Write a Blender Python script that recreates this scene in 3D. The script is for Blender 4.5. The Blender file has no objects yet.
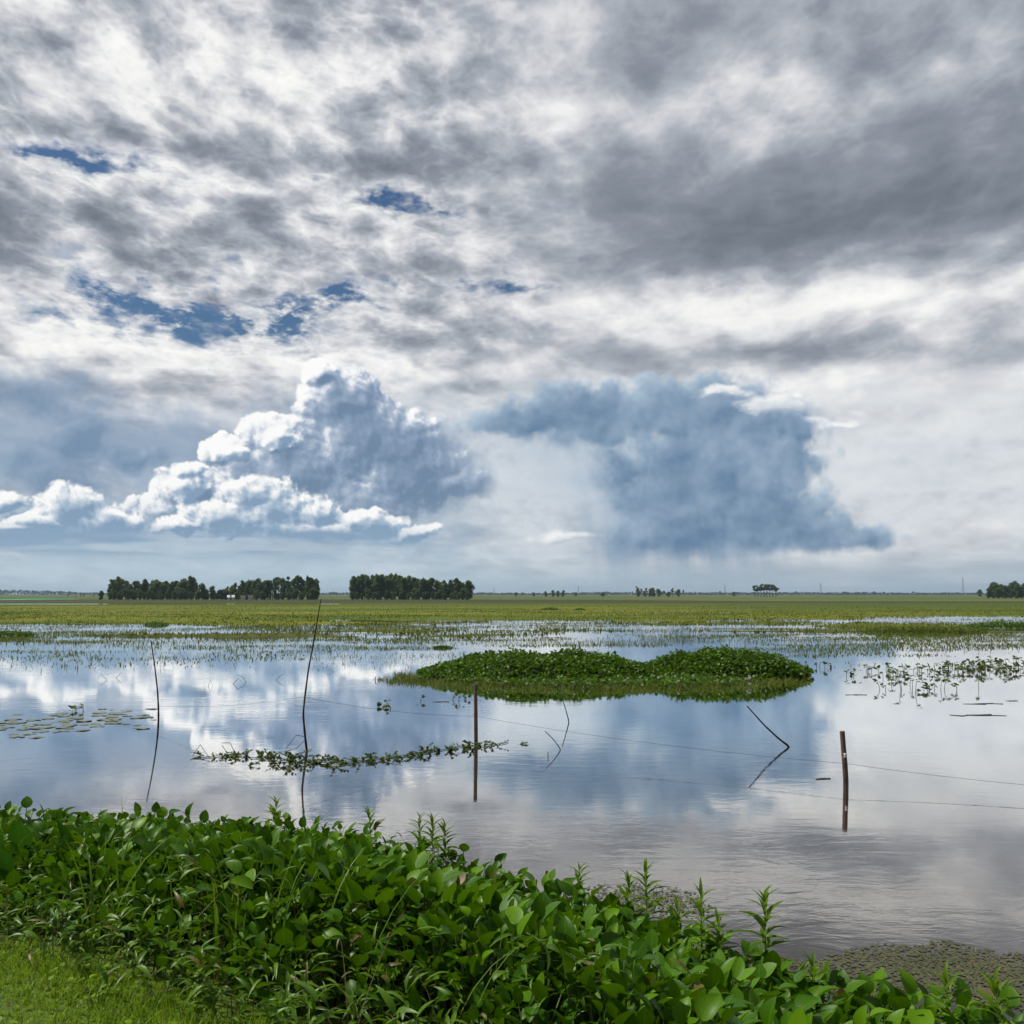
import bpy, math, random
import numpy as np

rng = np.random.default_rng(11)
random.seed(11)
sc = bpy.context.scene
COL = sc.collection
EYE = 2.6                                   # camera height above the water, metres
F = 1.0                                     # focal length / frame width
HAZE = 1.2e-4
# ---------------------------------------------------------------- SKY (world)
PITCH = math.radians(4.58)
def bearing(px, py):
    """azimuth, elevation in degrees of a direction measured on the photograph"""
    cx, cy = (px-512)/1024, (512-py)/1024
    x, y, z = cx, math.cos(PITCH)-cy*math.sin(PITCH), math.sin(PITCH)+cy*math.cos(PITCH)
    return math.degrees(math.atan2(x, y)), math.degrees(math.atan2(z, math.hypot(x, y)))

class NG:
    """tiny helper to write node maths"""
    def __init__(s, tree): s.t = tree
    def n(s, typ, **kw):
        o = s.t.nodes.new(typ)
        for k, v in kw.items(): setattr(o, k, v)
        return o
    def put(s, sock, v):
        if isinstance(v, bpy.types.NodeSocket): s.t.links.new(v, sock)
        elif v is not None: sock.default_value = v
    def m(s, op, a, b=None, c=None, clamp=False):
        o = s.n('ShaderNodeMath', operation=op, use_clamp=clamp)
        s.put(o.inputs[0], a)
        if b is not None: s.put(o.inputs[1], b)
        if c is not None: s.put(o.inputs[2], c)
        return o.outputs[0]
    def add(s, a, b): return s.m('ADD', a, b)
    def sub(s, a, b): return s.m('SUBTRACT', a, b)
    def mul(s, a, b): return s.m('MULTIPLY', a, b)
    def mad(s, a, b, c): return s.m('MULTIPLY_ADD', a, b, c)
    def mx(s, a, b): return s.m('MAXIMUM', a, b)
    def mn(s, a, b): return s.m('MINIMUM', a, b)
    def v(s, op, a, b=None, c=None, out=0):
        o = s.n('ShaderNodeVectorMath', operation=op)
        s.put(o.inputs[0], a)
        if b is not None: s.put(o.inputs[1], b)
        if c is not None: s.put(o.inputs[2], c)
        return o.outputs[out]
    def xyz(s, x, y, z=0.0):
        o = s.n('ShaderNodeCombineXYZ'); s.put(o.inputs[0], x); s.put(o.inputs[1], y); s.put(o.inputs[2], z); return o.outputs[0]
    def sep(s, a):
        o = s.n('ShaderNodeSeparateXYZ'); s.put(o.inputs[0], a); return o.outputs
    def ss(s, x, a, b, lo=0.0, hi=1.0):
        o = s.n('ShaderNodeMapRange', interpolation_type='SMOOTHSTEP')
        for i, q in enumerate((x, a, b, lo, hi)): s.put(o.inputs[i], q)
        return o.outputs[0]
    def lin(s, x, a, b, lo=0.0, hi=1.0):
        o = s.n('ShaderNodeMapRange', clamp=True)
        for i, q in enumerate((x, a, b, lo, hi)): s.put(o.inputs[i], q)
        return o.outputs[0]
    def noise(s, vec, scale, detail=6, rough=.55, dist=0.0, dims='3D', lac=2.0, col=False):
        o = s.n('ShaderNodeTexNoise', noise_dimensions=dims)
        s.put(o.inputs['Vector'], vec); s.put(o.inputs['Scale'], scale); s.put(o.inputs['Detail'], detail)
        s.put(o.inputs['Roughness'], rough); s.put(o.inputs['Distortion'], dist); s.put(o.inputs['Lacunarity'], lac)
        return o.outputs['Color' if col else 'Fac']
    def voro(s, vec, scale, detail=2, rough=.5, feature='F1'):
        o = s.n('ShaderNodeTexVoronoi', voronoi_dimensions='2D', feature=feature, normalize=True)
        s.put(o.inputs['Vector'], vec); s.put(o.inputs['Scale'], scale); s.put(o.inputs['Detail'], detail); s.put(o.inputs['Roughness'], rough)
        return o.outputs['Distance']
    def mix(s, f, a, b):
        o = s.n('ShaderNodeMix', data_type='RGBA', clamp_factor=True)
        s.put(o.inputs[0], f); s.put(o.inputs[6], a); s.put(o.inputs[7], b); return o.outputs[2]
    def ramp(s, f, stops, interp='LINEAR'):
        o = s.n('ShaderNodeValToRGB'); r = o.color_ramp; r.interpolation = interp
        while len(r.elements) < len(stops): r.elements.new(.5)
        for e, (p, c) in zip(r.elements, stops): e.position = p; e.color = c
        s.put(o.inputs[0], f); return o.outputs[0]
    def blobs(s, p, lst):
        """soft union of ellipses (az, el, rx, ry, weight) -> peak 'weight' at a centre, 0 on the outline"""
        acc = None
        for (a, e, rx, ry, w) in lst:
            d = s.v('SUBTRACT', p, (a, e, 0))
            d = s.v('MULTIPLY', d, (1/rx, 1/ry, 0))
            l = s.v('LENGTH', d, out=1)
            f = s.mad(l, -w, w)
            if acc is None: acc = f
            else: acc = s.m('SMOOTH_MAX', acc, f, .12)
        return acc
    def gauss(s, p, lst):
        """sum of soft gaussian-like bumps"""
        acc = None
        for (a, e, rx, ry, w) in lst:
            d = s.v('MULTIPLY', s.v('SUBTRACT', p, (a, e, 0)), (1/rx, 1/ry, 0))
            q = s.v('DOT_PRODUCT', d, d, out=1)
            f = s.m('DIVIDE', w, s.m('POWER', s.add(q, 1.0), 2.0))
            acc = f if acc is None else s.add(acc, f)
        return acc

def lin_rgb(r, g, b):
    f = lambda c: (c/255/12.92) if c <= 10 else ((c/255+.055)/1.055)**2.4
    return (f(r), f(g), f(b), 1)

def pix_ell(lst):
    out = []
    for (px, py, rx, ry, w) in lst:
        a, e = bearing(px, py); k = math.degrees(1/1024)
        out.append((a, e, rx*k, ry*k, w))
    return out

def density_group(name, ell, warp, billow, fine, seed, squash=1.0, cell=.42):
    """field of one cloud family: 0 on its outline, growing inwards"""
    g = bpy.data.node_groups.new(name, 'ShaderNodeTree')
    g.interface.new_socket('P', in_out='INPUT', socket_type='NodeSocketVector')
    g.interface.new_socket('F', in_out='OUTPUT', socket_type='NodeSocketFloat')
    G = NG(g); i = g.nodes.new('NodeGroupInput'); o = g.nodes.new('NodeGroupOutput')
    p = i.outputs[0]
    q = G.v('ADD', G.v('MULTIPLY', p, (1, squash, 1)), (seed*13.7, seed*7.3, 0))
    w = G.v('SUBTRACT', G.noise(q, .22, 5, .55, dims='2D', col=True), (.5, .5, .5))
    pw = G.v('MULTIPLY_ADD', w, (warp, warp, 0), p)
    f = G.blobs(pw, ell)
    qb = G.v('MULTIPLY_ADD', w, (1.5, 1.5, 0), q)
    if billow:
        b = G.voro(qb, cell, 3, .62)
        f = G.mad(G.sub(.45, b), billow, f)
    f = G.mad(G.sub(G.noise(q, .9, 5, .52, dims='2D'), .5), fine, f)
    G.put(o.inputs[0], f)
    return g

def build_world(sun_el, sun_az):
    sc = bpy.context.scene
    w = bpy.data.worlds.new("World"); sc.world = w; w.use_nodes = True
    t = w.node_tree; t.nodes.clear(); G = NG(t)
    tc = t.nodes.new('ShaderNodeTexCoord')
    d = G.v('NORMALIZE', tc.outputs['Generated'])
    x, y, z = G.sep(d)[:]
    az = G.mul(G.m('ARCTAN2', x, y), 180/math.pi)
    el = G.mul(G.m('ARCSINE', z), 180/math.pi)
    ela = G.m('ABSOLUTE', el)
    P = G.xyz(az, ela)
    def call(g, p):
        o = t.nodes.new('ShaderNodeGroup'); o.node_tree = g; G.put(o.inputs[0], p); return o.outputs[0]
    # ---- clear sky
    sk = t.nodes.new('ShaderNodeTexSky'); sk.sky_type = 'NISHITA'; sk.sun_disc = False
    sk.sun_elevation = sun_el; sk.sun_rotation = sun_az
    sk.altitude = 10; sk.air_density = 1.2; sk.dust_density = .6; sk.ozone_density = 3
    base = G.mix(1.0, (0,0,0,1), sk.outputs[0])
    base = G.v('MULTIPLY', sk.outputs[0], (.030, .040, .050))
    # ---- high broken deck: cells shrink and flatten towards the horizon
    e0 = G.add(G.mx(el, 0.0), 6.0)
    V = G.mul(G.m('LOGARITHM', e0, math.e), 2.0)
    U = G.mad(V, .0, G.mul(G.m('DIVIDE', az, G.add(e0, 24.0)), 2.0))
    Q = G.xyz(U, V, 0.0)
    warp = G.v('SUBTRACT', G.noise(Q, 3.0, 3, .5, dims='2D', col=True), (.5,.5,.5))
    Qs = G.v('MULTIPLY_ADD', warp, (.07,.07,0), Q)
    grp = bpy.data.node_groups.new('cloud_deck', 'ShaderNodeTree')
    grp.interface.new_socket('P', in_out='INPUT', socket_type='NodeSocketVector')
    grp.interface.new_socket('F', in_out='OUTPUT', socket_type='NodeSocketFloat')
    H = NG(grp); hi = grp.nodes.new('NodeGroupInput').outputs[0]; ho = grp.nodes.new('NodeGroupOutput')
    h1 = H.noise(H.v('ADD', hi, (7.1,3.3,0)), 7.0, 5, .52, .0, dims='2D')
    hw = H.v('SUBTRACT', H.noise(hi, 10, 4, .6, dims='2D', col=True), (.5,.5,.5))
    h2 = H.voro(H.v('MULTIPLY_ADD', hw, (.055,.055,0), H.v('ADD', hi, (1.7,9.2,0))), 10.0, 3, .60)
    H.put(ho.inputs[0], H.mad(H.sub(h1, .5), 1.05, H.mul(H.sub(.40, h2), 1.05)))
    cf = call(grp, Qs)
    cs = call(grp, G.v('ADD', Qs, (-.016, .026, 0)))
    big = G.noise(Qs, 3.2, 3, .5, dims='2D')
    # crisp ripples at upper left, soft and smooth under the dark mass at right and low down
    crisp = G.mul(G.ss(az, 6, -8, .42, 1.0), G.ss(el, 9, 17, .55, 1.0))
    cov = G.mad(cf, G.mul(crisp, 1.15), G.mul(G.sub(big, .5), .66))
    relD = G.mul(G.sub(cf, cs), crisp)
    # where the deck is thick, thin or torn open (bearings), edges frayed by the same turbulence
    wob = G.v('SUBTRACT', G.noise(G.v('MULTIPLY', P, (.6, 1, 1)), .16, 5, .62, dims='2D', col=True), (.5,.5,.5))
    Pm = G.v('MULTIPLY_ADD', wob, (7.0, 3.6, 0), P)
    thick = G.gauss(Pm, pix_ell([
        (830,215,290,62,.55),(620,195,170,30,.24),(700,245,200,26,.22),(980,100,150,50,.22),(690,25,160,50,.30),(900,30,160,40,.24),(1000,190,160,50,.18),
        (590,150,120,24,.16),(420,165,140,16,.14),
        (760,350,190,15,.34),(985,350,80,26,.28),(560,352,100,12,.14),(460,388,110,10,.20),
        (40,215,130,24,.26),(240,240,70,16,.24),(60,258,90,14,.16),(360,285,90,10,.20),(110,75,90,30,.08),(100,135,140,20,.08),(390,20,80,40,.10),
        (150,20,150,70,-.14),(270,100,160,40,-.12),(440,240,150,36,-.14),(120,345,260,18,-.26),(200,190,200,18,-.12),
        (330,365,160,16,-.24),(780,72,90,22,-.26),(560,90,90,40,-.10),(640,305,220,24,-.20),(880,305,200,20,-.26),(900,400,170,50,-.16),(700,385,150,12,-.16),
    ]))
    hole = G.gauss(Pm, pix_ell([
        (68,164,95,15,1.0),(425,207,75,18,.80),(340,185,30,9,.4),(450,112,18,30,.40),(240,312,115,28,1.0),(150,314,110,32,.75),
        (330,300,60,16,.5),(500,278,110,15,.62)]))
    hole = G.mul(hole, G.ss(G.noise(G.v('MULTIPLY', P, (.45, 1, 1)), .55, 5, .62, dims='2D'), .34, .60, .35, 1.15))   # wisps drifting across the gaps
    T = G.add(G.mad(cov, G.ss(thick, .10, .55, 1.0, .60), thick), .44)   # optical thickness
    dA = G.sub(G.add(G.mul(G.mx(cov, -.36), 1.5), .74), G.mul(G.mn(hole, .88), 1.5))
    aD = G.ss(dA, -.45, .62)
    T = G.sub(T, G.mul(G.ss(hole, .05, .6), .25))          # thin and bright towards the gaps
    T = G.sub(T, G.mul(relD, .85))
    DECK = [(0.055, lin_rgb(254,253,250)), (.195, lin_rgb(242,242,241)), (.31, lin_rgb(214,215,219)),
            (.42, lin_rgb(176,181,190)), (.56, lin_rgb(140,147,158)), (.75, lin_rgb(115,123,135)), (1.0, lin_rgb(94,102,115))]
    c = G.mix(aD, base, G.ramp(G.mul(G.sub(T, .02), .7), DECK))
    deck_in = c
    # unseen deck outside the bearings above, made darker than the deck in view
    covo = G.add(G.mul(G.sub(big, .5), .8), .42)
    deck_out = G.mix(G.ss(covo, .1, .3), base, G.ramp(G.add(G.mul(covo, .55), .34), DECK))   # heavier unseen cloud overhead and behind, added to cut fill light on the plants
    SUN = (-.70, .71)
    def layer(c, g, k_rel, k_dep, d1, d2, edge_w, tones, alpha=1.0, fade=None, bias=.5):
        """a cloud family lit from the upper left: bright rims, blue-grey in its depth"""
        f0 = call(g, P)
        f1 = call(g, G.v('ADD', P, (SUN[0]*d1, SUN[1]*d1, 0)))
        a = G.ss(f0, 0.0, edge_w)
        rel = G.mul(G.mul(G.sub(f0, f1), k_rel), G.ss(f0, .25, 1.1, 1.0, .45))
        if d2:
            f1 = call(g, G.v('ADD', P, (SUN[0]*d2, SUN[1]*d2, 0)))
        lit = G.m('ADD', G.add(bias, rel), G.mul(G.mx(f1, -.15), -k_dep), clamp=True)
        col = G.ramp(lit, tones)
        if alpha != 1.0: a = G.mul(a, alpha)
        if fade is not None: a = G.mul(a, fade)
        return G.mix(a, c, col)
    TOWER = [(0, lin_rgb(112,136,164)), (.30, lin_rgb(136,157,183)), (.55, lin_rgb(172,186,205)), (.75, lin_rgb(228,232,238)), (.92, lin_rgb(253,253,252))]
    PUFF = [(0, lin_rgb(132,158,186)), (.35, lin_rgb(176,194,212)), (.6, lin_rgb(226,231,236)), (.82, lin_rgb(253,253,252))]
    GREY = [(0, lin_rgb(104,134,166)), (.5, lin_rgb(144,166,190)), (1, lin_rgb(206,216,228))]
    SCRAP = [(0, lin_rgb(176,190,206)), (.5, lin_rgb(220,226,232)), (1, lin_rgb(250,250,249))]
    bar = G.noise(G.xyz(G.mul(az, .10), G.mul(ela, 1.0)), 1.0, 4, .5, dims='2D')
    veil = density_group('cloud_veil', pix_ell([(30,440,150,66,1),(160,460,140,74,1),(300,470,180,90,1),(430,480,130,80,.8),(-80,480,120,90,1),(200,530,420,56,1)]), 4.0, 0, .5, 1)
    bank = density_group('cloud_bank', pix_ell([(560,470,130,90,.9),(900,470,170,90,.8),(1010,420,120,50,.5),(420,420,90,50,.5),(545,505,80,50,.7),(1100,500,150,90,.8)]), 4.0, 0, .9, 2, 1.6)
    shred = density_group('cloud_shreds', pix_ell([(80,440,44,24,1),(55,470,70,34,.9),(20,395,110,36,.6),(230,450,50,26,.5),(140,452,40,16,.7)]), 2.8, .35, .7, 3)
    tower = density_group('cumulus_tower', pix_ell([
        (322,374,20,13,1),(340,402,42,36,1),(362,435,64,48,1),(410,470,74,46,1),(392,445,60,50,1),(455,482,44,20,.9),
        (275,436,36,24,1),(290,475,60,45,1),(330,505,90,40,1),(228,452,24,16,.9),(240,480,36,26,.8),(185,488,34,18,.8),(165,510,40,16,.7)]), 1.7, .80, .42, 4, 1.0, .60)
    rain = density_group('rain_cloud', pix_ell([(612,470,64,44,.62),(560,440,60,26,.5),
        (600,415,110,36,1),(520,420,70,16,.9),(690,408,90,36,1),(765,425,56,26,.9),(720,465,110,60,1),(700,510,120,55,1),(665,540,100,30,1),(775,520,62,40,1),(815,538,46,22,1),(858,537,46,12,.6)]), 2.3, .60, .80, 5)
    scrap = density_group('cloud_scraps', pix_ell([(780,402,46,16,1),(730,392,34,9,.8),(840,420,36,10,.6),(560,540,36,9,.6)]), 2.6, .3, .9, 6, 1.8)
    low = density_group('low_cumulus', pix_ell([
        (72,506,36,20,1),(104,516,30,14,1),(45,520,30,10,.9),(8,500,20,10,.9),(22,527,34,6,.8),(190,486,26,15,.8),(252,494,30,18,.9),(225,520,40,18,1),(180,528,26,11,.9),(268,508,34,30,1),(312,512,30,16,.9),(300,528,50,12,.9),(372,520,34,15,1),(278,440,20,11,.6),(232,452,18,10,.7),(190,470,20,11,.6),(345,530,30,9,.9),(410,530,34,9,.9)]), 1.7, .85, .75, 7, 1.0, .75)
    def back(c):
        fv = call(veil, P)
        c = G.mix(G.mul(G.ss(fv, -.15, .75), .86), c, G.mix(G.ss(ela, 1, 9), lin_rgb(172,194,211), lin_rgb(144,165,190)))
        fb = call(bank, P)
        return G.mix(G.mul(G.ss(fb, -.2, .6), .80), c, G.ramp(fb, [(0, lin_rgb(192,201,210)), (.5, lin_rgb(218,224,229)), (1, lin_rgb(202,210,218))]))
    def towers(c):
        return layer(c, tower, 1.75, .42, .36, 1.4, G.ss(az, -7, -1.5, .12, .60), TOWER, fade=G.mul(G.ss(ela, 1.6, 5.6), G.ss(az, .3, -1.8)), bias=.50)
    def rains(c):
        # flat blue rain cloud trailing shafts of rain
        f0 = call(rain, P); f1 = call(rain, G.v('ADD', P, (-.3, .35, 0)))
        st = G.noise(G.xyz(G.mad(ela, .12, az), G.mul(ela, .05)), .55, 4, .6, dims='2D')
        shaft = G.mul(G.mul(G.ss(az, 2.0, 5.5), G.ss(az, 18.5, 13.0)), G.mul(G.ss(ela, 7.5, 2.0), G.ss(ela, -.6, .8)))
        shaft = G.mul(shaft, G.ss(st, .25, .75))
        c = G.mix(G.mul(shaft, .9), c, lin_rgb(140,163,186))
        c = G.mix(G.mul(G.gauss(P, pix_ell([(600,480,80,60,.75),(560,440,90,40,.4)])), .8), c, lin_rgb(178,196,212))
        flat = G.ss(G.mad(G.sub(st, .5), 1.2, ela), 1.2, 2.7)
        aR = G.mul(G.mul(G.ss(f0, -.03, G.mad(G.mul(G.ss(az, 7.5, 1.5), G.ss(ela, 9.6, 7.2)), 1.1, .40)), flat), G.mx(G.ss(ela, 5.4, 9.0), G.ss(az, 1.6, 6.0)))
        mott = G.noise(P, .35, 4, .55, dims='2D')
        litR = G.m('ADD', G.mad(G.mul(G.sub(f0, f1), G.ss(f0, .1, .8, 1.0, .25)), 1.2, .30), G.add(G.mul(G.ss(f0, .7, .0), .30), G.mad(G.sub(mott, .5), .9, G.gauss(P, pix_ell([(700,520,90,50,-.22),(580,412,80,18,-.14)])))), clamp=True)
        c = G.mix(G.mul(aR, .96), c, G.mix(litR, lin_rgb(92,124,157), lin_rgb(182,203,221)))
        return layer(c, scrap, 1.2, .3, .4, 0, .6, SCRAP, .85, bias=.6)
    def lows(c):
        # row of low white cumulus with level blue-grey bars under it
        c = layer(c, low, 1.6, .55, .34, 0, .24, PUFF, fade=G.ss(ela, 2.3, 3.1), bias=.60)
        m = G.mul(G.ss(az, -2, -9), G.mul(G.ss(ela, 4.1, 2.9), G.ss(ela, 1.4, 2.4)))
        return G.mix(G.mul(m, G.ss(bar, .38, .58)), c, lin_rgb(136,164,190))
    def airs(c):
        air = G.mix(G.ss(az, -10, 12), lin_rgb(182,204,217), lin_rgb(170,186,199))
        air = G.mix(G.mul(G.ss(ela, 1.5, .2), .40), air, lin_rgb(156,182,202))
        return G.mix(G.mul(G.ss(ela, 3.0, .6), G.mad(bar, .35, .62)), c, air)
    def bg(c):
        o = t.nodes.new('ShaderNodeBackground'); G.put(o.inputs[0], c); return o.outputs[0]
    def pick(f, a, b):
        o = t.nodes.new('ShaderNodeMixShader'); G.put(o.inputs[0], f); t.links.new(a, o.inputs[1]); t.links.new(b, o.inputs[2]); return o.outputs[0]
    shreds = lambda c: layer(c, shred, 1.0, .3, .4, 0, .6, GREY, .75, bias=.30)
    bk = back(deck_in)
    left = bg(airs(lows(towers(shreds(bk)))))
    mid = bg(airs(lows(rains(towers(bk)))))
    right = bg(airs(rains(bk)))
    lower = pick(G.m('GREATER_THAN', az, -4.2), left, pick(G.m('GREATER_THAN', az, 1.6), mid, right))
    seen = pick(G.m('GREATER_THAN', ela, 14.5), lower, bg(deck_in))
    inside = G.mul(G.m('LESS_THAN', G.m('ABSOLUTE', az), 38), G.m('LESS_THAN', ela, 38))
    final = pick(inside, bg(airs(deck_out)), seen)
    out = t.nodes.new('ShaderNodeOutputWorld'); t.links.new(final, out.inputs[0])
    w.cycles.sampling_method = 'NONE'
    return w
# ---------------------------------------------------------------- measuring helpers
def spot(px, py, z=0.0):
    """ground position (x, y) of a photographed point known to lie at height z"""
    a, e = bearing(px, py)
    a, e = math.radians(a), math.radians(e)
    r = (z-EYE)/math.tan(e)
    return r*math.sin(a), r*math.cos(a)
def at(px, py, y):
    """point (x, y, z) of a photographed direction at distance y"""
    a, e = bearing(px, py)
    a, e = math.radians(a), math.radians(e)
    r = y/math.cos(a)
    return (y*math.tan(a), y, EYE+r*math.tan(e))

def _h(ix, iy, seed):
    n = (ix.astype(np.int64)*374761393 + iy.astype(np.int64)*668265263 + seed*974711) & 0xffffffff
    n = ((n ^ (n >> 13))*1274126177) & 0xffffffff
    return ((n ^ (n >> 16)) & 0xffff)/65535.0
def vnoise(x, y, seed=0):
    x = np.asarray(x, float); y = np.asarray(y, float)
    ix = np.floor(x); iy = np.floor(y); fx = x-ix; fy = y-iy
    fx = fx*fx*(3-2*fx); fy = fy*fy*(3-2*fy)
    a, b, c, d = _h(ix, iy, seed), _h(ix+1, iy, seed), _h(ix, iy+1, seed), _h(ix+1, iy+1, seed)
    return (a*(1-fx)+b*fx)*(1-fy)+(c*(1-fx)+d*fx)*fy
def fbm(x, y, seed=0, o=4, g=.5):
    x = np.asarray(x, float); y = np.asarray(y, float)
    t = 0; a = 1; s = 0
    for k in range(o):
        t = t+a*vnoise(x*2**k+k*17.3, y*2**k-k*9.1, seed+k); s += a; a *= g
    return t/s-.5
def sstep(x, a, b):
    t = np.clip((np.asarray(x, float)-a)/(b-a), 0, 1); return t*t*(3-2*t)

# ---------------------------------------------------------------- objects
def link(name, me, mat=None, parent=None, loc=(0,0,0)):
    o = bpy.data.objects.new(name, me); COL.objects.link(o); o.location = loc
    if parent is not None: o.parent = parent
    if mat is not None and me is not None and not me.materials: me.materials.append(mat)
    return o
def tag(o, label=None, cat=None, group=None, kind=None):
    if label: o['label'] = label
    if cat: o['category'] = cat
    if group: o['group'] = group
    if kind: o['kind'] = kind
    return o
def thing(name, label, cat, loc=(0,0,0), rz=0, group=None):
    o = bpy.data.objects.new(name, None); COL.objects.link(o); o.empty_display_size = .1
    o.location = loc; o.rotation_euler = (0,0,rz)
    return tag(o, label, cat, group)
def dup(root, loc, rz=0, scale=(1,1,1), label=None, group=None):
    r = root.copy(); COL.objects.link(r); r.location = loc; r.rotation_euler = (0,0,rz); r.scale = scale
    if label: r['label'] = label
    if group: r['group'] = group
    for ch in root.children:
        c = ch.copy(); COL.objects.link(c); c.parent = r
    return r

class MB:
    """collects vertices and polygons (with uv) and makes ONE mesh"""
    def __init__(s): s.v = []; s.f = []; s.uv = []; s.n = 0
    def add(s, v, faces, uv=None):
        v = np.asarray(v, float).reshape(-1, 3)
        s.v.append(v)
        if uv is None: uv = np.zeros((len(v), 2))
        s.uv.append(np.asarray(uv, float).reshape(-1, 2))
        for fa in faces: s.f.append(np.asarray(fa, np.int64).reshape(-1, np.asarray(fa).shape[-1])+s.n)
        s.n += len(v)
    def inst(s, tmpl, pos, M):
        """tmpl=(verts, quads, uv); pos (N,3); M (N,3,3) columns = axes (scaled)"""
        tv, tq, tu = tmpl
        pos = np.asarray(pos, float); N = len(pos)
        if N == 0: return
        v = np.einsum('nij,kj->nki', M, tv)+pos[:, None, :]
        k = len(tv)
        q = (tq[None]+(np.arange(N)*k)[:, None, None]).reshape(-1, tq.shape[1])
        s.add(v.reshape(-1, 3), [q], np.tile(tu, (N, 1)))
    def tube(s, pts, rad, sides=6, cap=True):
        pts = np.asarray(pts, float); n = len(pts)
        rad = np.broadcast_to(np.asarray(rad, float), (n,))
        T = np.gradient(pts, axis=0); T /= np.linalg.norm(T, axis=1)[:, None]+1e-9
        ref = np.array([0., 0, 1]) if abs(T[0][2]) < .8 else np.array([1., 0, 0])
        U = np.cross(T, ref); U /= np.linalg.norm(U, axis=1)[:, None]+1e-9; W = np.cross(T, U)
        a = np.arange(sides)*2*math.pi/sides
        v = pts[:, None]+rad[:, None, None]*(np.cos(a)[None, :, None]*U[:, None]+np.sin(a)[None, :, None]*W[:, None])
        i = np.arange(n-1)[:, None]*sides; j = np.arange(sides)[None]
        q = np.stack([i+j, i+(j+1) % sides, i+sides+(j+1) % sides, i+sides+j], -1).reshape(-1, 4)
        uv = np.stack(np.broadcast_arrays((a/6.283)[None, :], np.linspace(0, 1, n)[:, None]), -1).reshape(-1, 2)
        fs = [q]
        if cap: fs += [np.arange(sides)[::-1][None], (np.arange(sides)+(n-1)*sides)[None]]
        s.add(v.reshape(-1, 3), fs, uv)
    def mesh(s, name, smooth=True):
        me = bpy.data.meshes.new(name)
        v = np.concatenate(s.v); uv = np.concatenate(s.uv)
        loops = np.concatenate([f.ravel() for f in s.f]); sizes = np.concatenate([np.full(len(f), f.shape[1]) for f in s.f])
        me.vertices.add(len(v)); me.vertices.foreach_set('co', v.ravel().astype(np.float32))
        me.loops.add(len(loops)); me.loops.foreach_set('vertex_index', loops.astype(np.int32))
        me.polygons.add(len(sizes))
        st = np.concatenate([[0], np.cumsum(sizes)[:-1]])
        me.polygons.foreach_set('loop_start', st.astype(np.int32)); me.polygons.foreach_set('loop_total', sizes.astype(np.int32))
        u = me.uv_layers.new(name='leaf'); u.data.foreach_set('uv', uv[loops].ravel().astype(np.float32))
        me.polygons.foreach_set('use_smooth', np.full(len(sizes), smooth))
        me.update(calc_edges=True); me.validate()
        return me
    def build(s, name, mat, parent=None, smooth=True, loc=(0,0,0)):
        return link(name, s.mesh(name, smooth), mat, parent, loc)

def strip_template(rows, width, curve, fold, cols=3):
    """leaf blade along +Y (0..1), across X, normal Z"""
    v = []; uv = []
    for t in rows:
        w = width(t)
        for c in np.linspace(-1, 1, cols):
            v.append((c*w, t, curve(t)+fold*w*abs(c))); uv.append((c*.5+.5, t))
    q = []
    for i in range(len(rows)-1):
        for j in range(cols-1):
            a = i*cols+j; q.append((a, a+1, a+cols+1, a+cols))
    return np.array(v), np.array(q), np.array(uv)
ovate = lambda t: .38*math.sin(math.pi*min(1, .06+.94*t**.80))**.75 if t < 1 else .012
lance = lambda t: .075*math.sin(math.pi*min(1, .08+.92*t**.8))**.9 if t < 1 else .004
blade = lambda t: .5*(1-t**1.6)+.02
BROAD = strip_template([0, .08, .22, .42, .62, .80, .92, 1], ovate, lambda t: .10*t-.22*t*t, .28)
BROAD_LOW = strip_template([0, .2, .55, .85, 1], ovate, lambda t: .08*t-.20*t*t, .25)
LANCE = strip_template([0, .2, .45, .75, 1], lance, lambda t: .30*t-.60*t*t, .45)
BLADE = strip_template([0, .3, .6, .85, 1], blade, lambda t: 0, 0, 2)       # width applied by x scale
QUAD = (np.array([(-.5,0,0),(.5,0,.0),(.36,1,.08),(-.30,1,-.06)]), np.array([(0,1,2,3)]), np.array([(0,0),(1,0),(1,1),(0,1)]))

def frames(az, elv, roll, L, W=None):
    """axes for leaves pointing to azimuth az, elevation elv, rolled about their length"""
    az, elv, roll, L = [np.asarray(q, float) for q in (az, elv, roll, L)]
    W = L if W is None else np.asarray(W, float)
    f = np.stack([np.cos(elv)*np.sin(az), np.cos(elv)*np.cos(az), np.sin(elv)], -1)
    sd = np.stack([np.cos(az), -np.sin(az), 0*az], -1)
    nn = np.cross(sd, f)
    c, s_ = np.cos(roll)[:, None], np.sin(roll)[:, None]
    x = sd*c+nn*s_; n = -sd*s_+nn*c
    return np.stack([x*W[:, None], f*L[:, None], n*L[:, None]], -1), f

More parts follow.
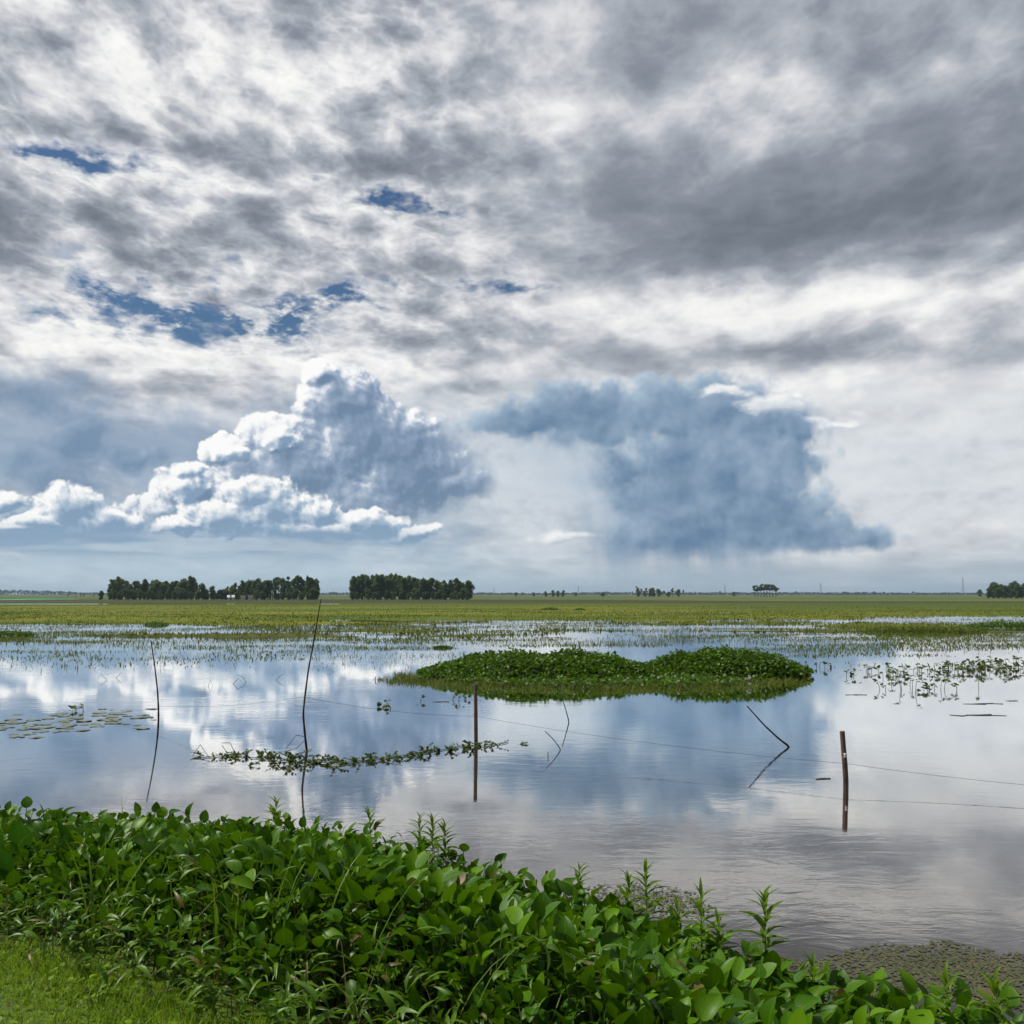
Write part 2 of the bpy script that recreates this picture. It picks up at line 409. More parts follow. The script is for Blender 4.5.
def arching(mb, base, az, lean, L, W, droop, seg=5):
    """grass blades that rise and arch over; every argument an array"""
    N = len(base)
    t = np.linspace(0, 1, seg+1)
    ang = lean[:, None]+droop[:, None]*t[None]**1.5                    # from vertical
    dx = np.sin(ang)*L[:, None]/seg; dz = np.cos(ang)*L[:, None]/seg
    h = np.concatenate([np.zeros((N, 1)), np.cumsum(dx[:, :-1], 1)], 1); zz = np.concatenate([np.zeros((N, 1)), np.cumsum(dz[:, :-1], 1)], 1)
    o = np.stack([np.sin(az), np.cos(az), 0*az], -1); sd = np.stack([np.cos(az), -np.sin(az), 0*az], -1)
    c = base[:, None]+h[..., None]*o[:, None]+zz[..., None]*np.array([0, 0, 1.])
    w = W[:, None]*(1-t[None]**1.8)*.5+W[:, None]*.03
    a = c-w[..., None]*sd[:, None]; b = c+w[..., None]*sd[:, None]
    v = np.stack([a, b], 2).reshape(N, -1, 3); k = 2*(seg+1)
    q = np.array([(2*i, 2*i+1, 2*i+3, 2*i+2) for i in range(seg)])
    q = (q[None]+(np.arange(N)*k)[:, None, None]).reshape(-1, 4)
    uv = np.tile(np.stack([np.tile([0, 1], seg+1), np.repeat(t, 2)], -1), (N, 1))
    mb.add(v.reshape(-1, 3), [q], uv)

# ---------------------------------------------------------------- materials
def material(name):
    m = bpy.data.materials.new(name); m.use_nodes = True
    t = m.node_tree; t.nodes.clear(); G = NG(t)
    out = t.nodes.new('ShaderNodeOutputMaterial')
    return m, G, out
def principled(G, col, rough=.6, spec=.4, normal=None):
    p = G.n('ShaderNodeBsdfPrincipled')
    G.put(p.inputs['Base Color'], col); G.put(p.inputs['Roughness'], rough); G.put(p.inputs['Specular IOR Level'], spec)
    if normal is not None: G.put(p.inputs['Normal'], normal)
    return p
def leaf_mat(name, dark, mid, pale, rough=.38, spec=.5, trans=.30, vein=0.0, dead=0.0, clump=.6):
    m, G, out = material(name)
    geo = G.n('ShaderNodeNewGeometry'); r = geo.outputs['Random Per Island']
    pos = geo.outputs['Position']
    n = G.noise(pos, clump, 3, .55)
    f = G.add(G.mul(r, .65), G.mul(G.lin(n, .3, .7), .35))
    col = G.ramp(f, [(0, dark+(1,)), (.5, mid+(1,)), (1, pale+(1,))])
    if vein:
        uv = G.n('ShaderNodeUVMap', uv_map='leaf').outputs[0]
        u, v, _ = G.sep(uv)[:]
        mid_ = G.m('ABSOLUTE', G.sub(u, .5))
        rib = G.ss(mid_, .05, .0)
        side = G.m('SINE', G.mul(G.sub(v, G.mul(mid_, .9)), 55))
        col = G.mix(G.mul(rib, vein), col, pale+(1,))
        col = G.mix(G.mul(G.ss(side, .75, 1.0), vein*.35), col, pale+(1,))
    if dead:
        blot = G.noise(pos, 9, 3, .6)
        r2 = G.m('FRACT', G.mul(r, 57.3))
        col = G.mix(G.mul(G.ss(r2, 1-dead, 1-dead*.6), G.ss(blot, .3, .55)), col, (.16,.11,.035,1))
    p = principled(G, col, rough, spec)
    tr = G.n('ShaderNodeBsdfTranslucent'); G.put(tr.inputs[0], G.mix(.5, col, pale+(1,)))
    mx = G.n('ShaderNodeMixShader'); mx.inputs[0].default_value = trans
    G.t.links.new(p.outputs[0], mx.inputs[1]); G.t.links.new(tr.outputs[0], mx.inputs[2])
    G.t.links.new(mx.outputs[0], out.inputs[0])
    return m
def wood_mat(name, a, b, scale=30, rough=.85, wet=False):
    m, G, out = material(name)
    tc = G.n('ShaderNodeTexCoord').outputs['Object']
    n = G.noise(G.v('MULTIPLY', tc, (1, 1, .12)), scale, 5, .65)
    n2 = G.noise(tc, 6, 3, .6)
    col = G.mix(G.lin(G.add(G.mul(n, .6), G.mul(n2, .4)), .35, .65), a+(1,), b+(1,))
    if wet:
        col = G.mix(G.mul(G.ss(G.add(G.sep(tc)[2], G.mul(n2, .10)), .12, .04), .75), col, (.018,.016,.012,1))
        col = G.mix(G.ss(G.noise(tc, 18, 4, .65), .58, .70), col, (.26,.25,.22,1))
    bp = G.n('ShaderNodeBump'); bp.inputs['Strength'].default_value = .5; bp.inputs['Distance'].default_value = .01; G.put(bp.inputs['Height'], n)
    p = principled(G, col, rough, .25, bp.outputs[0]); G.t.links.new(p.outputs[0], out.inputs[0])
    return m
def plain_mat(name, a, b, scale=3, rough=.85, spec=.3):
    m, G, out = material(name)
    tc = G.n('ShaderNodeTexCoord').outputs['Object']
    col = G.mix(G.lin(G.noise(tc, scale, 4, .6), .35, .65), a+(1,), b+(1,))
    p = principled(G, col, rough, spec); G.t.links.new(p.outputs[0], out.inputs[0])
    return m

M = {}
M['broad'] = leaf_mat('broad_leaf', (.022,.074,.0015), (.046,.132,.0015), (.145,.295,.005), .42, .16, .22, .45, .012, .8)
M['bigleaf'] = leaf_mat('big_leaf', (.020,.075,.004), (.034,.115,.006), (.06,.17,.010), .42, .28, .3, .3, 0, .8)
M['weed'] = leaf_mat('fine_weed', (.034,.092,.002), (.070,.160,.003), (.15,.26,.012), .42, .28, .28, 0, .08, 1.2)
M['herb'] = leaf_mat('herb_leaf', (.075,.16,.004), (.12,.23,.006), (.19,.31,.015), .45, .2, .45, .2, 0, 1.0)
M['grass'] = leaf_mat('bank_grass', (.046,.115,.003), (.080,.170,.005), (.15,.25,.02), .45, .25, .38, 0, .06, 1.0)
M['lawn'] = leaf_mat('lawn_grass', (.085,.185,.004), (.165,.29,.006), (.30,.41,.02), .5, .15, .35, 0, .06, 1.6)
M['dead'] = leaf_mat('dead_stalk', (.07,.045,.02), (.14,.10,.045), (.24,.19,.10), .7, .2, .15, 0, 0, 2)
M['isle'] = leaf_mat('hyacinth_leaf', (.028,.078,.002), (.058,.138,.004), (.13,.25,.010), .45, .2, .28, 0, .03, .7)
M['fringe'] = leaf_mat('fringe_grass', (.055,.105,.007), (.105,.160,.012), (.18,.22,.03), .55, .2, .38, 0, .10, .6)
M['vine'] = leaf_mat('vine_leaf', (.035,.072,.010), (.066,.115,.014), (.13,.18,.035), .45, .25, .3, 0, .10, 2)
M['reed'] = leaf_mat('reed_blade', (.065,.105,.014), (.115,.155,.022), (.18,.21,.05), .55, .2, .4, 0, .12, .1)
M['field'] = leaf_mat('field_grass', (.050,.095,.008), (.105,.155,.012), (.200,.205,.024), .6, .2, .3, 0, .12, .06)
M['tree'] = leaf_mat('tree_foliage', (.050,.090,.024), (.10,.165,.045), (.19,.26,.08), .6, .15, .34, 0, 0, .2)
M['far'] = leaf_mat('far_foliage', (.016,.036,.024), (.024,.050,.032), (.034,.062,.038), 1.0, .0, .0, 0, 0, .01)
M['bark'] = wood_mat('bark', (.09,.075,.06), (.20,.17,.14), 6)
M['stem'] = plain_mat('green_stem', (.06,.11,.02), (.11,.15,.04), 12)
M['post'] = wood_mat('weathered_post', (.11,.075,.050), (.25,.175,.12), 40, .85, True)
M['pole'] = wood_mat('dark_pole', (.030,.018,.013), (.075,.045,.032), 30)
M['pale_stick'] = wood_mat('pale_stick', (.22,.20,.17), (.38,.35,.30), 30)
M['twig'] = wood_mat('wet_twig', (.10,.095,.08), (.20,.19,.16), 20)
M['wire'] = plain_mat('rusty_wire', (.04,.03,.025), (.08,.06,.05), 5, .6)
M['ceramic'] = plain_mat('white_porcelain', (.7,.7,.68), (.8,.8,.78), 5, .3, .5)
M['steel'] = plain_mat('grey_steel', (.18,.19,.20), (.26,.27,.28), 1, .6)
M['hutwall'] = plain_mat('limewash', (.5,.48,.44), (.65,.63,.58), 1.5)
M['hutroof'] = plain_mat('tin_roof', (.62,.64,.66), (.78,.79,.80), 1.0, .5)
M['hutroof2'] = plain_mat('dark_thatch', (.05,.045,.04), (.10,.09,.07), 2.0)
M['hutdoor'] = plain_mat('dark_door', (.05,.035,.03), (.09,.07,.05), 2)
M['mud'] = plain_mat('dark_mud', (.020,.020,.012), (.045,.038,.02), 3, .8)
M['pad'] = leaf_mat('lily_pad', (.075,.105,.040), (.125,.15,.065), (.22,.23,.13), .30, .6, .05, 0, .2, .6)
M['scum'] = leaf_mat('pond_scum', (.046,.056,.022), (.080,.084,.040), (.13,.13,.07), .6, .15, .05, 0, .05, 2.5)
M['flower'] = leaf_mat('hyacinth_flower', (.45,.36,.55), (.60,.52,.68), (.75,.70,.80), .6, .3, .3)

# ---------------------------------------------------------------- near bank
EX = np.array([-14,-9,-5.02,-4.08,-3.0,-1.99,-.98,-.34,.06,.35,.73,1.13,1.36,1.64,1.99,2.3,2.71,5,9,14])
EY = np.array([10.6,10.3,9.75,9.80,9.55,9.25,8.60,8.10,7.60,7.22,6.60,6.18,5.80,5.48,5.30,5.12,5.02,4.6,4.2,4.0])
def shore(x): return np.interp(x, EX, EY)
def into(x, y): return shore(x)+.22*fbm(x*1.3, y*1.3, 3)-y            # metres from the water's edge into the bank
def bank_z(x, y):
    s = into(x, y)
    z = .98*sstep(s, .2, 5.0)-.7*sstep(-s, 0, 2.6)
    return z+.10*fbm(x*1.1, y*1.1, 5)*sstep(s, .3, 1.5)
def lawn_f(x, y): return 5.03-.80*(np.asarray(x)+2.5)+.5*fbm(np.asarray(x)*1.6, np.asarray(y)*1.6, 9)-y   # > 0 on the lawn

gx = np.linspace(-14, 14, 141); gy = np.linspace(-6, 13.5, 98)
X, Y = np.meshgrid(gx, gy)
Z = bank_z(X, Y); Z = np.where(Y > 12, np.minimum(Z, -.6), Z)
mb = MB(); n0, n1 = X.shape
i = np.arange(n0-1)[:, None]*n1; j = np.arange(n1-1)[None]
GQ = lambda n0, n1: (lambda i, j: np.stack([i+j, i+j+1, i+n1+j+1, i+n1+j], -1).reshape(-1, 4))(np.arange(n0-1)[:, None]*n1, np.arange(n1-1)[None])
mb.add(np.stack([X, Y, Z], -1).reshape(-1, 3), [GQ(n0, n1)])
m, G, out = material('bank_soil')
pos = G.n('ShaderNodeNewGeometry').outputs['Position']
col = G.mix(G.lin(G.noise(pos, 1.5, 5, .6), .35, .65), (.020,.019,.010,1), (.048,.044,.020,1))
col = G.mix(G.ss(G.noise(pos, 14, 4, .6), .45, .65), col, (.05,.09,.012,1))
col = G.mix(G.mul(G.ss(G.sep(pos)[2], .78, .90), G.lin(G.noise(pos, 22, 4, .6), .25, .5)), col, (.085,.14,.012,1))
p = principled(G, col, .9, .2); G.t.links.new(p.outputs[0], out.inputs[0])
tag(mb.build('bank', m), kind='structure')

# ---- broad-leaved cover of the bank
def scatter(n, x0, x1, y0, y1): return rng.uniform(x0, x1, n), rng.uniform(y0, y1, n)
def broad_cover():
    x, y = scatter(20000, -7.2, 5.2, 3.0, 11)
    s = into(x, y); lf = lawn_f(x, y)
    keep = (s > -.28) & (lf < -.30) & (np.abs(x) < 1.1+.62*y)
    weedy = sstep(fbm(x*.9, y*.9, 21, 3), -.02, .16)*sstep(x, 1.0, -.5)        # gaps taken by finer weeds
    hem = sstep(-lf, .3, 1.5)
    keep &= rng.random(len(x)) < (1-.45*weedy)*(.25+.75*hem)
    x, y, s, hem = x[keep], y[keep], s[keep], hem[keep]
    k = rng.integers(4, 8, len(x))
    bx, by = np.repeat(x, k), np.repeat(y, k); hm = np.repeat(hem, k); N = len(bx)
    az = rng.uniform(0, 2*math.pi, N)
    face = rng.random(N) < .45
    az = np.where(face, math.pi+rng.normal(0, .8, N), az)
    lean = rng.uniform(.1, .6, N); pl = rng.uniform(.24, .58, N)*(.40+.60*hm)*(1+.4*np.repeat(fbm(x*.8, y*.8, 33), k))
    bz = np.maximum(bank_z(bx, by), -.05)
    o = np.stack([np.sin(az)*np.sin(lean), np.cos(az)*np.sin(lean), np.cos(lean)], -1)
    base = np.stack([bx+rng.normal(0,.03,N), by+rng.normal(0,.03,N), bz], -1)
    tip = base+o*pl[:, None]
    elv = np.clip(rng.normal(.85, .45, N), -.35, 1.5)
    Lf = rng.uniform(.055, .132, N)*(.7+.3*hm)
    Mx, f = frames(az+rng.normal(0, .3, N), elv, rng.normal(0, .35, N), Lf, Lf*rng.uniform(.8, 1.15, N))
    Mx[:, :, 2] *= rng.uniform(.2, 2.2, N)[:, None]
    mb = MB(); mb.inst(BROAD, tip, Mx)
    o_ = tag(mb.build('broad_leaf_cover', M['broad']), 'dense mat of broad glossy green leaves covering the near bank', 'ground cover', kind='stuff')
    st = MB()
    mid = base+o*pl[:, None]*.5+np.array([0,0,.01])
    sd = np.stack([np.cos(az), -np.sin(az), 0*az], -1)*.0035
    v = np.stack([base-sd, base+sd, mid-sd, mid+sd, tip-sd, tip+sd], 1)
    q = np.array([(0,1,3,2),(2,3,5,4)]); q = (q[None]+(np.arange(N)*6)[:, None, None]).reshape(-1, 4)
    st.add(v.reshape(-1, 3), [q])
    link('leaf_stalks', st.mesh('leaf_stalks'), M['stem'], o_)
broad_cover()

def fine_weeds():
    x, y = scatter(5200, -7, 3.2, 3.4, 10.2)
    s = into(x, y); lf = lawn_f(x, y)
    d = sstep(fbm(x*.9, y*.9, 21, 3), -.06, .12)*sstep(x, 1.2, -.6)+.9*sstep(lf, -1.5, -.5)+.05
    keep = (s > -.1) & (lf < .05) & (rng.random(len(x)) < d) & (np.abs(x) < 1+.6*y)
    x, y = x[keep], y[keep]; k = rng.integers(7, 13, len(x))
    h = rng.uniform(.24, .56, len(x)); h = np.where(lawn_f(x, y) > -.7, h*.55, h)
    bx, by, hh = np.repeat(x, k), np.repeat(y, k), np.repeat(h, k); N = len(bx)
    t = rng.uniform(.25, 1, N)
    ln = np.repeat(rng.normal(0, .28, (len(x), 2)), k, 0)
    tip = np.stack([bx+ln[:, 0]*t*hh, by+ln[:, 1]*t*hh, bank_z(bx, by)+t*hh], -1)
    Lf = rng.uniform(.05, .12, N)
    Mx, _ = frames(rng.uniform(0, 6.28, N), rng.normal(.35, .4, N), rng.normal(0, .5, N), Lf, Lf*rng.uniform(.8, 1.7, N))
    mb = MB(); mb.inst(LANCE, tip, Mx)
    tag(mb.build('fine_leaf_weeds', M['weed']), 'tangle of small narrow leaved weeds between the broad leaves on the bank', 'weeds', kind='stuff')
fine_weeds()

def bank_grass():
    x, y = scatter(4200, -7, 5, 3.2, 10.3)
    s = into(x, y); lf = lawn_f(x, y)
    keep = (s > -.15) & (lf < -.1) & (np.abs(x) < 1+.6*y) & (rng.random(len(x)) < .05+.40*sstep(fbm(x*1.1, y*1.1, 41, 3), .04, .2))
    x, y = x[keep], y[keep]; k = rng.integers(2, 6, len(x))
    bx = np.repeat(x, k)+rng.normal(0, .04, k.sum()); by = np.repeat(y, k)+rng.normal(0, .04, k.sum()); N = len(bx)
    L = rng.uniform(.34, .72, N)
    mb = MB(); arching(mb, np.stack([bx, by, bank_z(bx, by)], -1), rng.uniform(0, 6.28, N), rng.uniform(.05, .4, N), L, rng.uniform(.007, .018, N), rng.uniform(.4, 1.9, N), 6)
    tag(mb.build('bank_grass', M['grass']), 'long arching grass blades rising through the bank foliage', 'grass', kind='stuff')
    x, y = scatter(700, -5, 1.5, 3.6, 8.5); lf = lawn_f(x, y)
    keep = (into(x, y) > .6) & (lf < .0) & (rng.random(len(x)) < .15+.8*sstep(lf, -1.8, -.4))
    x, y = x[keep], y[keep]; N = len(x)
    mb = MB(); arching(mb, np.stack([x, y, bank_z(x, y)], -1), rng.uniform(0, 6.28, N), rng.uniform(.0, 1.0, N), rng.uniform(.25, .6, N), rng.uniform(.004, .010, N), rng.uniform(.2, 1.6, N), 5)
    tag(mb.build('dead_stalks', M['dead']), 'thin brown dead stalks tangled at the inner edge of the bank foliage', 'dead stalks', kind='stuff')
bank_grass()

def lawn():
    x, y = scatter(330000, -7, 2.5, 1.2, 8.0)
    keep = (lawn_f(x, y) > -.30*rng.random(len(x))) & (np.abs(x) < .9+.62*y) & (y > 2.4)
    x, y = x[keep], y[keep]; N = len(x)
    tuft = 1+.9*fbm(x*2.2, y*2.2, 61, 3)
    edge = 1+1.6*sstep(-lawn_f(x, y), -.45, .15)
    L = rng.uniform(.018, .052, N)*tuft*edge
    mb = MB(); arching(mb, np.stack([x, y, bank_z(x, y)-.005], -1), rng.uniform(0, 6.28, N), rng.uniform(.0, 1.1, N), L, rng.uniform(.003, .0065, N), rng.uniform(.3, 1.9, N), 3)
    tag(mb.build('lawn', M['lawn']), 'short bright yellow green grass on the bank top at lower left', 'grass', kind='stuff')
    x, y = scatter(26000, -7, 2.5, 1.2, 8.0)                 # small round clover leaves in the turf
    keep = (lawn_f(x, y) > -.1) & (np.abs(x) < .9+.62*y) & (fbm(x*2.5, y*2.5, 71, 3) > -.02) & (y > 2.4)
    x, y = x[keep], y[keep]; N = len(x)
    Lf = rng.uniform(.018, .04, N)
    Mx, _ = frames(rng.uniform(0, 6.28, N), rng.normal(.15, .3, N), rng.normal(0, .3, N), Lf, Lf*1.5)
    mb = MB(); mb.inst(BROAD_LOW, np.stack([x, y, bank_z(x, y)+rng.uniform(.02, .07, N)], -1), Mx)
    tag(mb.build('clover', M['lawn']), 'small clover leaves spread through the short lawn', 'clover', kind='stuff')
lawn()

# ---- single plants one can tell apart on the bank
def herb_sprig(label, px, py_top, dist, h, seed):
    r = np.random.default_rng(seed)
    x, y, ztop = at(px, py_top, dist)
    b = float(max(bank_z(x, y), -.02)); h = ztop-b
    t = thing('herb_sprig', label, 'herb', (x, y, b), r.uniform(0, 6), 'herb sprigs standing above the bank')
    lean = r.normal(0, .05, 2)
    zz = np.linspace(0, h, 7)
    pts = np.stack([lean[0]*zz+.012*np.sin(zz*5), lean[1]*zz, zz], -1)
    st = MB(); st.tube(pts, np.linspace(.0055, .002, 7), 5); st.build('stem', M['stem'], t)
    n = int(h/.028); tt = np.linspace(.25, 1.0, n); k = 2
    T = np.repeat(tt, k); N = len(T)
    P = np.stack([np.interp(T*h, zz, pts[:, q]) for q in range(3)], -1)
    az = np.arange(N)*2.4+r.normal(0, .3, N)
    L = (.055+.085*np.sin(np.pi*np.clip((T-.15)/.95, 0, 1)))*r.uniform(.8, 1.2, N)*(.8+.5*h)
    elv = .15+1.0*T**4+r.normal(0, .15, N)
    Mx, _ = frames(az, elv, r.normal(0, .2, N), L, L*1.25)
    lv = MB(); lv.inst(LANCE, P, Mx); lv.build('leaves', M['herb'], t)
    return t
SPRIGS = [
 ('small leafy sprig poking out above the bank left of the tall bent pole reflection', 273,803,9.4),
 ('leafy herb sprig left of the cluster of three sprigs, above the middle of the bank', 374,816,8.9),
 ('left stem of the three close herb sprigs on the bank below the floating vine', 417,822,8.5),
 ('tallest middle stem of the three close herb sprigs on the bank', 434,820,8.4),
 ('right stem of the three close herb sprigs beside the tall grass blades', 447,828,8.3),
 ('dark leafy sprig at the near edge of the scum patch under the bare poles', 577,868,7.5),
 ('slim herb sprig rising against the small scum patch right of the grass blades', 644,872,6.9),
 ('pale bushy sprig just left of the slim sprig at the small scum patch', 622,884,6.8),
 ('pale low sprig at the water edge right of the slim sprig', 668,908,6.5),
 ('leafy sprig with whorled top left of the tallest right hand sprig', 707,896,6.1),
 ('tallest dark herb sprig standing against grey water on the right', 761,901,5.9),
 ('pale sprig at the foot of the bank between two tall sprigs', 722,922,6.0),
 ('yellowish sprig in front of the large scum patch', 806,966,5.5),
 ('bright green sprig at right in front of the scum patch', 944,980,5.1),
 ('bushy bright sprig at the right end of the bank', 1003,984,5.0),
]
for k, (lab, px, py, dd) in enumerate(SPRIGS): herb_sprig(lab, px, py, dd, 0, 100+k)

def grass_tuft(label, px, py_top, dist, n, seed, spread=.5):
    r = np.random.default_rng(seed)
    x, y, zt = at(px, py_top, dist); b = float(max(bank_z(x, y), -.02)); L = max(.2, (zt-b)*1.12)
    mb = MB(); arching(mb, np.stack([r.normal(0,.03,n), r.normal(0,.03,n), np.zeros(n)], -1), r.uniform(0,6.28,n), r.uniform(0,spread,n), r.uniform(.6,1,n)*L, r.uniform(.010,.020,n), r.uniform(.1,.9,n), 6)
    o = mb.build('grass_tuft', M['grass'], None, True, (x, y, b))
    return tag(o, label, 'grass tuft', 'tall grass tufts on the bank')
grass_tuft('tuft of tall broad grass blades right of the three herb sprigs', 478, 838, 8.1, 12, 1, .7)
grass_tuft('thin grass tuft at the foot of the tall bent pole reflection', 318, 806, 9.3, 9, 2)
grass_tuft('small dark grass tuft at the far left skyline of the bank', 108, 800, 9.8, 7, 3)
grass_tuft('grass tuft standing midway along the bank edge left of the small scum patch', 540, 868, 7.6, 9, 4)
grass_tuft('short grass tuft on the bank edge beside the leftmost pole reflection', 130, 799, 9.7, 7, 5)

def big_leaf_plant():
    x, y, z = at(30, 930, 6.2); b = float(bank_z(x, y))
    t = thing('big_leaf_plant', 'tall plant with large upright leaves at the left edge of the bank', 'plant', (x, y, b))
    for (px, py, d, L, az, el_) in [(2,884,5.9,.27,3.3,1.30),(20,856,6.3,.26,2.9,1.2),(66,876,6.3,.36,3.5,1.45),(-14,866,6.1,.34,2.9,1.3),(44,864,6.5,.24,3.9,1.0),(84,858,6.6,.22,2.7,.9),(30,891,5.9,.20,3.6,.8),(-30,891,5.9,.30,3.0,1.2)]:
        c = np.array(at(px, py, d))-(x, y, b)
        s_ = MB(); s_.tube([(c[0]*.4, c[1]*.4, 0), (c[0]*.8, c[1]*.8, c[2]*.55), tuple(c)], [.007,.006,.004], 5)
        s_.build('stalk', M['stem'], t)
        l_ = MB(); Mx, _ = frames([az], [el_], [random.uniform(-.3,.3)], [L], [L*.72]); l_.inst(BROAD, [tuple(c)], Mx)
        l_.build('leaf', M['bigleaf'], t)
big_leaf_plant()

# ---------------------------------------------------------------- marsh, field and land to the horizon: one sheet
def land_z(x, y):
    x = np.asarray(x, float); y = np.asarray(y, float)
    u = x/np.maximum(y, 1)                                      # bearing, -.5 .. .5 in view
    n = fbm(x/(8+y*.16), y/(2.5+y*.055), 77, 4, .58)
    ye = y-18*sstep(u, -.1, .12)-8*sstep(u, .2, .4)
    L = np.interp(ye, [0, 14, 30, 45, 58, 68, 80, 100, 140, 420], [-1.2, -1.0, -.60, -.28, -.12, -.10, -.02, .10, .16, .16])
    n = n+.35*fbm(x/(2.2+y*.02), y/(1.2+y*.012), 78, 3)*sstep(y, 40, 60)
    z = L+n*np.interp(y, [20, 60, 130, 300], [.30, .62, .50, .10])
    z = z+.24*np.exp(-((y-64-4*(u+.3))/2.6)**2)*sstep(u, -.52, -.40)*sstep(u, -.10, -.22)
    z = z-.40*np.exp(-((y-79)/7.5)**2)*sstep(u, -.27, -.36)
    z = z+.22*np.exp(-((y-69-6*u)/2.4)**2)*sstep(u, .10, .22)
    z = z+.20*np.exp(-((y-61-5*u)/1.6)**2)*sstep(u, .08, .16)*(.6+fbm(x/5, y, 8))
    z = z+.20*np.exp(-((y-74+6*u)/2.0)**2)*sstep(u, .0, .10)*(.6+fbm(x/6, y, 18))
    z = z+.20*np.exp(-((y-54)/1.5)**2)*sstep(u, -.30, -.40)*(.6+fbm(x/4, y, 28))
    z = z+.26*np.exp(-((y-83)/3.2)**2)*sstep(u, .26, .36)
    z = z-.28*np.exp(-((y-101)/3.6)**2)*sstep(u, -.22, -.10)*sstep(u, .12, -.02)
    z = z-.50*np.exp(-((y-270)/17)**4)*sstep(u, -.12, -.24)       # pale ditch under the dyke
    z = z-.30*np.exp(-((y-318)/6)**4)*sstep(u, -.25, .0)*sstep(u, .35, .2)
    z = z+.45*np.exp(-((y-345)/12)**4)*sstep(u, .30, .05)+.15*sstep(y, 360, 390)
    return np.where(y > 440, z*.0+.3+.2*fbm(x/90, y/90, 5), z)
ys = np.concatenate([np.linspace(13.4, 60, 60)[:-1], np.linspace(60, 130, 150)[:-1], np.linspace(130, 440, 120)[:-1], np.geomspace(440, 8000, 50)])
us = np.linspace(-1, 1, 361)
Yg, Ug = np.meshgrid(ys, us, indexing='ij'); Xg = Ug*(14+.80*Yg)
Zg = land_z(Xg, Yg); Zg[0] = -1.2
mb = MB(); mb.add(np.stack([Xg, Yg, Zg], -1).reshape(-1, 3), [GQ(*Xg.shape)])
m, G, out = material('marsh_ground')
pos = G.n('ShaderNodeNewGeometry').outputs['Position']
px_, py_, pz_ = G.sep(pos)[:]
pv = G.v('MULTIPLY', pos, (.35, 1, 1))
n1 = G.noise(pv, .05, 6, .6); n2 = G.noise(pos, .6, 4, .6); n3 = G.noise(G.v('MULTIPLY', pos, (.12, 1, 1)), .02, 5, .6)
wet = G.mix(G.lin(n2, .35, .65), (.055,.065,.014,1), (.10,.115,.020,1))
olive = G.mix(G.lin(n1, .35, .65), (.060,.105,.010,1), (.200,.200,.018,1))
olive = G.mix(G.ss(n2, .5, .75), olive, (.10,.135,.014,1))
green = G.mix(G.lin(n3, .38, .62), (.045,.075,.012,1), (.105,.125,.016,1))
col = G.mix(G.ss(G.add(py_, G.mul(G.sub(n1, .5), 30)), 70, 92), wet, olive)
col = G.mix(G.ss(G.add(py_, G.mul(G.sub(n1, .5), 120)), 190, 250), col, green)
side = G.ss(G.m('DIVIDE', px_, py_), .05, .28)
col = G.mix(G.mul(G.mul(side, .6), G.ss(G.add(py_, G.mul(G.sub(n3, .5), 160)), 110, 190)), col, (.060,.090,.015,1))
dk = G.mul(G.ss(py_, 288, 296), G.ss(py_, 352, 346))
col = G.mix(G.mul(dk, .8), col, G.mix(G.lin(n2, .4, .6), (.035,.035,.014,1), (.060,.055,.022,1)))
past = G.mix(G.lin(n3, .40, .60), (.045,.080,.018,1), (.13,.145,.045,1))
col = G.mix(G.ss(py_, 350, 366), col, past)
p = principled(G, col, .95, .1); G.t.links.new(p.outputs[0], out.inputs[0])
tag(mb.build('ground', m), kind='structure')

# ---------------------------------------------------------------- water
wy = np.array([-6, 14, 40, 120, 380]); wx = np.linspace(-1, 1, 3)
Yw, Uw = np.meshgrid(wy, wx, indexing='ij'); Xw = Uw*420
mb = MB(); mb.add(np.stack([Xw, Yw, 0*Xw], -1).reshape(-1, 3), [GQ(*Xw.shape)])
m, G, out = material('marsh_water')
pos = G.n('ShaderNodeNewGeometry').outputs['Position']
_, py_, _ = G.sep(pos)[:]
rip1 = G.noise(G.v('MULTIPLY', pos, (.62, 1.2, 1)), 2.6, 4, .55, .9)
rip2 = G.noise(G.v('MULTIPLY', pos, (.55, 1.1, 1)), 9.0, 3, .55, .7)
gust = G.ss(G.noise(G.v('MULTIPLY', pos, (.5, 1, 1)), .16, 3, .5), .40, .66)
near = G.ss(py_, 34, 9)
hgt = G.add(G.mul(rip1, .020), G.mul(G.mul(rip2, gust), .0065))
bp = G.n('ShaderNodeBump'); bp.inputs['Distance'].default_value = 1.0
G.put(bp.inputs['Strength'], G.mul(G.mad(gust, .80, .20), G.mad(near, .06, .10))); G.put(bp.inputs['Height'], hgt)
gl = G.n('ShaderNodeBsdfGlossy'); gl.inputs['Roughness'].default_value = .025; gl.inputs['Color'].default_value = (.98,.98,.97,1); G.put(gl.inputs['Normal'], bp.outputs[0])
silt = G.noise(pos, .12, 3, .5)
df = G.n('ShaderNodeBsdfDiffuse'); G.put(df.inputs['Color'], G.mix(silt, (.034,.028,.020,1), (.052,.041,.029,1)))
fr = G.n('ShaderNodeFresnel'); fr.inputs['IOR'].default_value = 1.45; G.put(fr.inputs['Normal'], bp.outputs[0])
mx = G.n('ShaderNodeMixShader'); G.put(mx.inputs[0], G.lin(fr.outputs[0], .12, .50, .12, 1.0))
G.t.links.new(df.outputs[0], mx.inputs[1]); G.t.links.new(gl.outputs[0], mx.inputs[2]); G.t.links.new(mx.outputs[0], out.inputs[0])
tag(mb.build('water', m), kind='structure')

